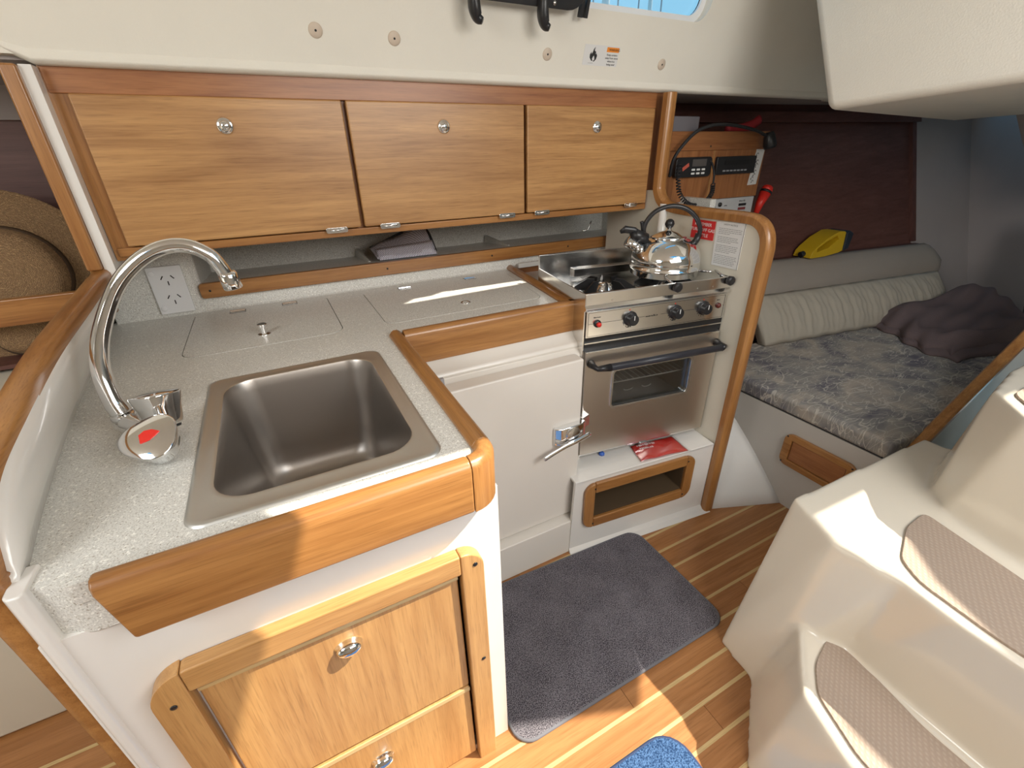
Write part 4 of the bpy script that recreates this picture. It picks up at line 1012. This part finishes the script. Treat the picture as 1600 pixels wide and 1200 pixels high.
obj('tape_slot', box((1.75, 1.4365, 1.232), (1.90, 1.4385, 1.250)), iron, sr)
for k in range(7): obj('preset_button', box((1.745+k*.022, 1.4365, 1.207), (1.760+k*.022, 1.4382, 1.213)), stoneg, sr)
stc = obj('doodle_sticker', prism([(1.935, 1.146), (1.992, 1.148), (2.003, 1.287), (1.952, 1.288)], 'y', 1.4505, 1.4522), paper); tag(stc, 'tall white sticker with black scribbles at the right end of the console', 'sticker')
random.seed(9); t_ = NB_()
for k in range(9):
    z = 1.160+k*.0135; x = 1.962+random.uniform(-.008, .008)
    tube([(x+.010*math.cos(a)*random.uniform(.5, 1.1), 1.4502, z+.006*math.sin(a*1.3)) for a in (0, .9, 1.8, 2.7, 3.6, 4.5)], .0012, 4, t_)
obj('scribble', t_, ink, stc, kind='stuff')
# mic with coiled cord, gooseneck lamp
ml = thing('chart_lamp', 'black flexible gooseneck chart lamp arching over the console', 'lamp', (1.96, 1.42, 1.32))
obj('lamp_head', lathe([(0, 0), (.016, 0), (.022, .015), (.026, .050), (.022, .062), (0, .062)], (1.945, 1.405, 1.350), (.2, -.15, -.95), 18), black, ml, smooth=True)
obj('gooseneck', tube(spline([(1.44, 1.43, 1.20), (1.430, 1.41, 1.262), (1.465, 1.40, 1.315), (1.53, 1.40, 1.358), (1.62, 1.40, 1.376), (1.73, 1.40, 1.373), (1.85, 1.40, 1.357), (1.94, 1.405, 1.335)], 7), .0062, 10), rubber, ml, smooth=True)
cc = thing('coiled_cord', 'black coiled microphone cord looping down from the radio behind the partition', 'cord', (1.5, 1.42, 1.1))
cp_ = spline([(1.452, 1.40, 1.245), (1.447, 1.39, 1.19), (1.455, 1.38, 1.14), (1.49, 1.37, 1.105), (1.54, 1.37, 1.092), (1.60, 1.38, 1.10), (1.645, 1.39, 1.13), (1.668, 1.41, 1.165)], 40)
F = frames(cp_); coil = []
for k, (p, t, u, v) in enumerate(F): coil.append(p+(u*math.cos(k*.75)+v*math.sin(k*.75))*.0075)
obj('coil', tube(coil, .0026, 5), rubber, cc, smooth=True)
obj('cord_tail', tube(spline([(1.668, 1.41, 1.165), (1.676, 1.42, 1.20), (1.670, 1.43, 1.235), (1.655, 1.432, 1.25)], 5), .004, 8), rubber, cc, smooth=True)
swp = obj('switch_panel', box((1.50, 1.452, .90), (2.000, 1.470, 1.098)), plain('switch_white', (.55, .56, .57), .4), bevel=.002); tag(swp, 'white electrical switch panel with breakers below the console', 'switch panel')
for (x, z) in ((1.74, 1.075), (1.70, 1.066)): obj('round_switch', lathe([(0, 0), (.009, 0), (.009, .006), (0, .006)], (x+.04, 1.452, z), (0, -1, 0), 14), black, swp, smooth=True)
for z in (1.062, 1.045, 1.028): obj('breaker', box((1.905, 1.448, z), (1.950, 1.453, z+.010)), plain('breaker_red', (.25, .05, .05), .4) if z == 1.045 else black, swp)
t_ = marks(8, .018, basis((1.60, 1.4518, 1.062), (1, 0, 0), (.25, 0, 1)), 12); merge(t_, marks(8, .008, basis((1.905, 1.4518, 1.079), (1, 0, 0), (0, 0, 1)), 13)); merge(t_, marks(6, .006, basis((1.81, 1.4518, 1.066), (1, 0, 0), (0, 0, 1)), 14))
obj('lettering', t_, ink, swp, kind='stuff')
kf = thing('ignition_key', 'key with round fob hanging from the switch panel behind the kettle', 'key', (1.70, 1.44, 1.08))
obj('fob', lathe([(0, -.003), (.013, -.003), (.013, .003), (0, .003)], (1.695, 1.440, 1.075), (0, -1, 0), 18), plain('fob_brown', (.12, .09, .08), .4), kf, smooth=True)
obj('key_shaft', tube([(1.695, 1.440, 1.088), (1.690, 1.448, 1.105)], .003, 6), chrome2, kf)
rh = thing('red_flare', 'red handheld flare canister with black ring clipped at the end of the console', 'flare', (2.06, 1.46, 1.1))
obj('canister', tube([(2.050, 1.46, 1.02), (2.062, 1.46, 1.06), (2.085, 1.46, 1.105)], .02, 14, rs=[.012, .018, .026]), redp, rh, smooth=True)
obj('black_ring', tube([(2.085, 1.46, 1.105), (2.090, 1.46, 1.114)], .027, 14), black, rh, smooth=True)
obj('canister_cap', tube([(2.090, 1.46, 1.114), (2.096, 1.46, 1.132), (2.098, 1.46, 1.138)], .02, 14, rs=[.026, .022, .012]), redp, rh, smooth=True)
gb = obj('grey_case', box((1.47, 1.50, 1.352), (1.635, 1.58, 1.410)), plain('grey_case_mat', (.20, .19, .21), .6), bevel=.004); tag(gb, 'dull grey case standing on the console top at its left end', 'case')
ra = obj('red_pouch', tube(spline([(1.80, 1.50, 1.362), (1.88, 1.50, 1.366), (1.95, 1.50, 1.380), (1.995, 1.50, 1.402)], 5), .02, 10, rs=None, flat=.6), plain('red_fabric', (.42, .03, .04), .7), smooth=True); tag(ra, 'crumpled red cloth pouch lying on top of the console', 'pouch')

# ================================================================== COCKPIT WELL moulding hanging top right
cw = NB_()
b0 = [(1.50, .915), (2.9, 1.19), (2.9, .30), (1.50, .42)]
t0 = [(1.50, 1.04), (2.9, 1.25), (2.9, .30), (1.50, .42)]
r1 = [(x, y, z) for (x, y), z in zip(b0, (1.386, 1.386, 1.42, 1.416))]; r2 = [(x, y, 1.86) for x, y in t0]
r2[0] = (1.50, 1.12, 1.86)
loft([r1, r2], cw); o = obj('trim_7', cw, liner, bevel=.022, segs=4); o['kind'] = 'structure'

# ================================================================== PARTITION by the steps with wood edge
pt = thing('berth_partition', 'white sloping partition with diagonal wooden capping between steps and berth', 'partition', (1.9, .47, 0))
obj('panel', prism([(1.635, 0), (1.635, .335), (2.60, .880), (2.8, .98), (2.8, 0)], 'y', .470, .484), plain('partition_white', (.66, .65, .60), .5), pt)
dv = Vector((.98, 0, .553)).normalized(); nv = Vector((-dv.z, 0, dv.x))
rings = []
for p in (Vector((1.62, 0, .335)), Vector((2.60, 0, .888))):
    rings.append([p+nv*b+Vector((0, .474+a, 0)) for a, b in ((-.018, -.012), (-.018, .006), (-.012, .013), (.012, .013), (.018, .006), (.018, -.012))])
obj('wood_capping', loft(rings), teak('x'), pt, bevel=.002)

# ================================================================== COMPANIONWAY STEPS
cs = thing('companionway_steps', 'cream moulded companionway steps with tan grip pads rising at the right', 'steps', (1.2, .1, 0))
sb = NB_()
loft([[(x, y, -.004) for x, y in ((.906, .462), (.890, .34), (.955, .25), (.95, .1), (.95, -.40), (1.63, -.40), (1.63, .435))],
      [(x, y, .50) for x, y in ((1.035, .458), (.978, .325), (.992, .20), (.977, .1), (.972, -.40), (1.63, -.40), (1.63, .435))]], sb)
loft([[(x, y, -.004) for x, y in ((.91, .36), (.80, .285), (.707, .217), (.68, .1), (.668, -.40), (1.2, -.40), (1.2, .36))],
      [(x, y, .25) for x, y in ((.96, .325), (.865, .258), (.795, .205), (.752, .09), (.735, -.40), (1.2, -.40), (1.2, .325))]], sb)
loft([[(x, y, .20) for x, y in ((1.27, .300), (1.225, .18), (1.205, .05), (1.20, -.40), (2.0, -.40), (2.0, .40), (1.56, .385))],
      [(x, y, .78) for x, y in ((1.43, .305), (1.325, .215), (1.275, .05), (1.26, -.40), (2.0, -.40), (2.0, .33), (1.60, .330))]], sb)
o = obj('step_moulding', sb, gelst, cs, smooth=True)
rm = o.modifiers.new('weld', 'REMESH'); rm.mode = 'VOXEL'; rm.voxel_size = .0085; rm.use_smooth_shade = True
sm = o.modifiers.new('soften', 'SMOOTH'); sm.factor = .5; sm.iterations = 7
def pad(poly, z, nm='grip_pad'):
    P_ = [Vector((x, y, 0)) for x, y in poly]; n = len(P_); pts = []
    for i in range(n):    # round the corners
        a, b, c = P_[i-1], P_[i], P_[(i+1) % n]; r = min(.02, (a-b).length*.4, (c-b).length*.4)
        p = b+(a-b).normalized()*r; q = b+(c-b).normalized()*r
        for k in range(5): t = k/4; m_ = p*(1-t)**2+b*2*t*(1-t)+q*t*t; pts.append((m_.x, m_.y))
    obj(nm, prism(pts, 'z', z, z+.006), padm, cs, bevel=.0015)
pad([(.984, .262), (.875, .232), (.815, .190), (.772, .085), (.756, -.38), (.935, -.38), (.940, .05)], .250)
pad([(1.250, .272), (1.16, .268), (1.045, .225), (1.012, .175), (.995, .05), (.990, -.38), (1.185, -.38), (1.195, .06)], .500)
pad([(1.43, .272), (1.345, .200), (1.298, .045), (1.282, -.38), (1.55, -.38), (1.56, .272)], .780)

# ================================================================== MATS
def mat_obj(nm, poly, z, m, edge_m, label, h=.009):
    bm = NB_(); prism(poly, 'z', z, z+h, bm)
    o = obj(nm, bm, m, bevel=.003, segs=3)
    tag(o, label, 'mat')
    pts = [(x, y, z+.004) for x, y in poly]
    obj('bound_edge', tube(pts, .0052, 8, closed=True), edge_m, o, smooth=True)
    return o
mat_obj('floor_mat', [(x, y-(.105*max(0, x-.66)+.006 if y > .85 else 0)) for x, y in rrect(.258, .500, .975, .950, .045, 6)], .0005, carp, plain('grey_binding', (.16, .16, .18), .8), 'charcoal grey carpet mat on the cabin floor in front of the stove')
mat_obj('floor_mat', rrect(-.30, -.30, .610, .362, .065, 6), .0005, bluec, plain('navy_binding', (.03, .05, .12), .8), 'blue carpet mat at the foot of the steps, mostly cut off below')

# ================================================================== SALOON SIDE: shelf rail, hats, settee
sf = obj('shelf_fiddle', box((-1.6, 1.45, .952), (-.392, 1.470, 1.016)), teak('x'), bevel=.004); tag(sf, 'wooden fiddle rail across the open shelf in front of the straw hats', 'rail')
ss = obj('saloon_shelf', box((-1.6, 1.47, .945), (-.505, 1.86, .955)), maroon('x')); tag(ss, 'dark wooden open shelf behind the left fiddle rail', 'shelf')
ss.location.z -= .10
def hat(c, ax, R, rc, h, label, sc2=1):
    pf3 = [(0, h), (rc*.6, h), (rc*.88, h*.93), (rc, h*.75), (rc*1.04, h*.2), (rc*1.08, .004), (R*.8, -.004), (R*.97, .006), (R, .012), (R*.985, .006), (R*.8, -.012), (rc*1.02, -.004), (rc*.98, h*.7), (0, h*.9)]
    t = thing('straw_hat', label, 'hat', c, group='straw hats behind the left rail')
    obj('hat_body', lathe(pf3[:9]+[(R*.985, .004), (R*.8, -.010), (rc*1.03, -.004), (rc*.95, h*.2), (rc*.95, h*.72), (0, h*.93)], c, ax, 48), straw, t, smooth=True)
    obj('hat_band', lathe([(rc*1.03, .003), (rc*1.09, .006), (rc*1.07, .020), (rc*1.03, .022)], c, ax, 48), plain('dark_band', (.07, .04, .02), .8), t, smooth=True)
    return t
hat(Vector((-.640, 1.70, 1.030)), (.05, -1, .12), .215, .115, .085, 'larger woven straw hat standing above the left rail, crown to the front')
hat(Vector((-.625, 1.58, .905)), (.10, -.90, .45), .110, .060, .05, 'lower straw hat seen beneath the left rail')
se = thing('settee', 'cream saloon settee seen below the straw hats at the far left edge', 'settee', (-1.2, 1.3, 0))
obj('backrest', box((-1.9, 1.30, .40), (-.51, 1.55, .835)), plain('settee_cream', (.60, .56, .46), .8), se, bevel=.02)
obj('settee_base', box((-1.9, 1.14, 0), (-.51, 1.50, .40)), beige, se, bevel=.01)

# ================================================================== OUTSIDE: masts and rigging seen through the window
random.seed(21)
mlabels = ['thin pale mast near the left side of the window view', 'thick grey mast in the middle of the window view', 'slim grey mast right of the middle in the window view']
for k, (dx, r) in enumerate(((.905, .05), (1.035, .11), (1.205, .06))):
    D = 6.5; x = dx/1.37*D*1.0; y = D
    ms = thing('sailboat_mast', mlabels[k], 'mast', (x, y, -.5), group='masts beyond the window')
    obj('mast_pole', tube([(x, y, -.5), (x, y, 11)], r*.5, 10), plain('mast_grey', (.55, .58, .60), .5), ms, smooth=True)
    for sgn in (-1, 1):
        obj('shroud', tube([(x+sgn*.24, y, 0), (x+sgn*.20, y, 5.0), (x, y, 10)], .012, 6), plain('wire', (.30, .32, .35), .4, 1), ms)
    obj('spreader', tube([(x-.26, y, 2.05+.3*k), (x+.26, y, 2.05+.3*k)], .03, 6), plain('mast_grey', (.55, .58, .60), .5), ms)
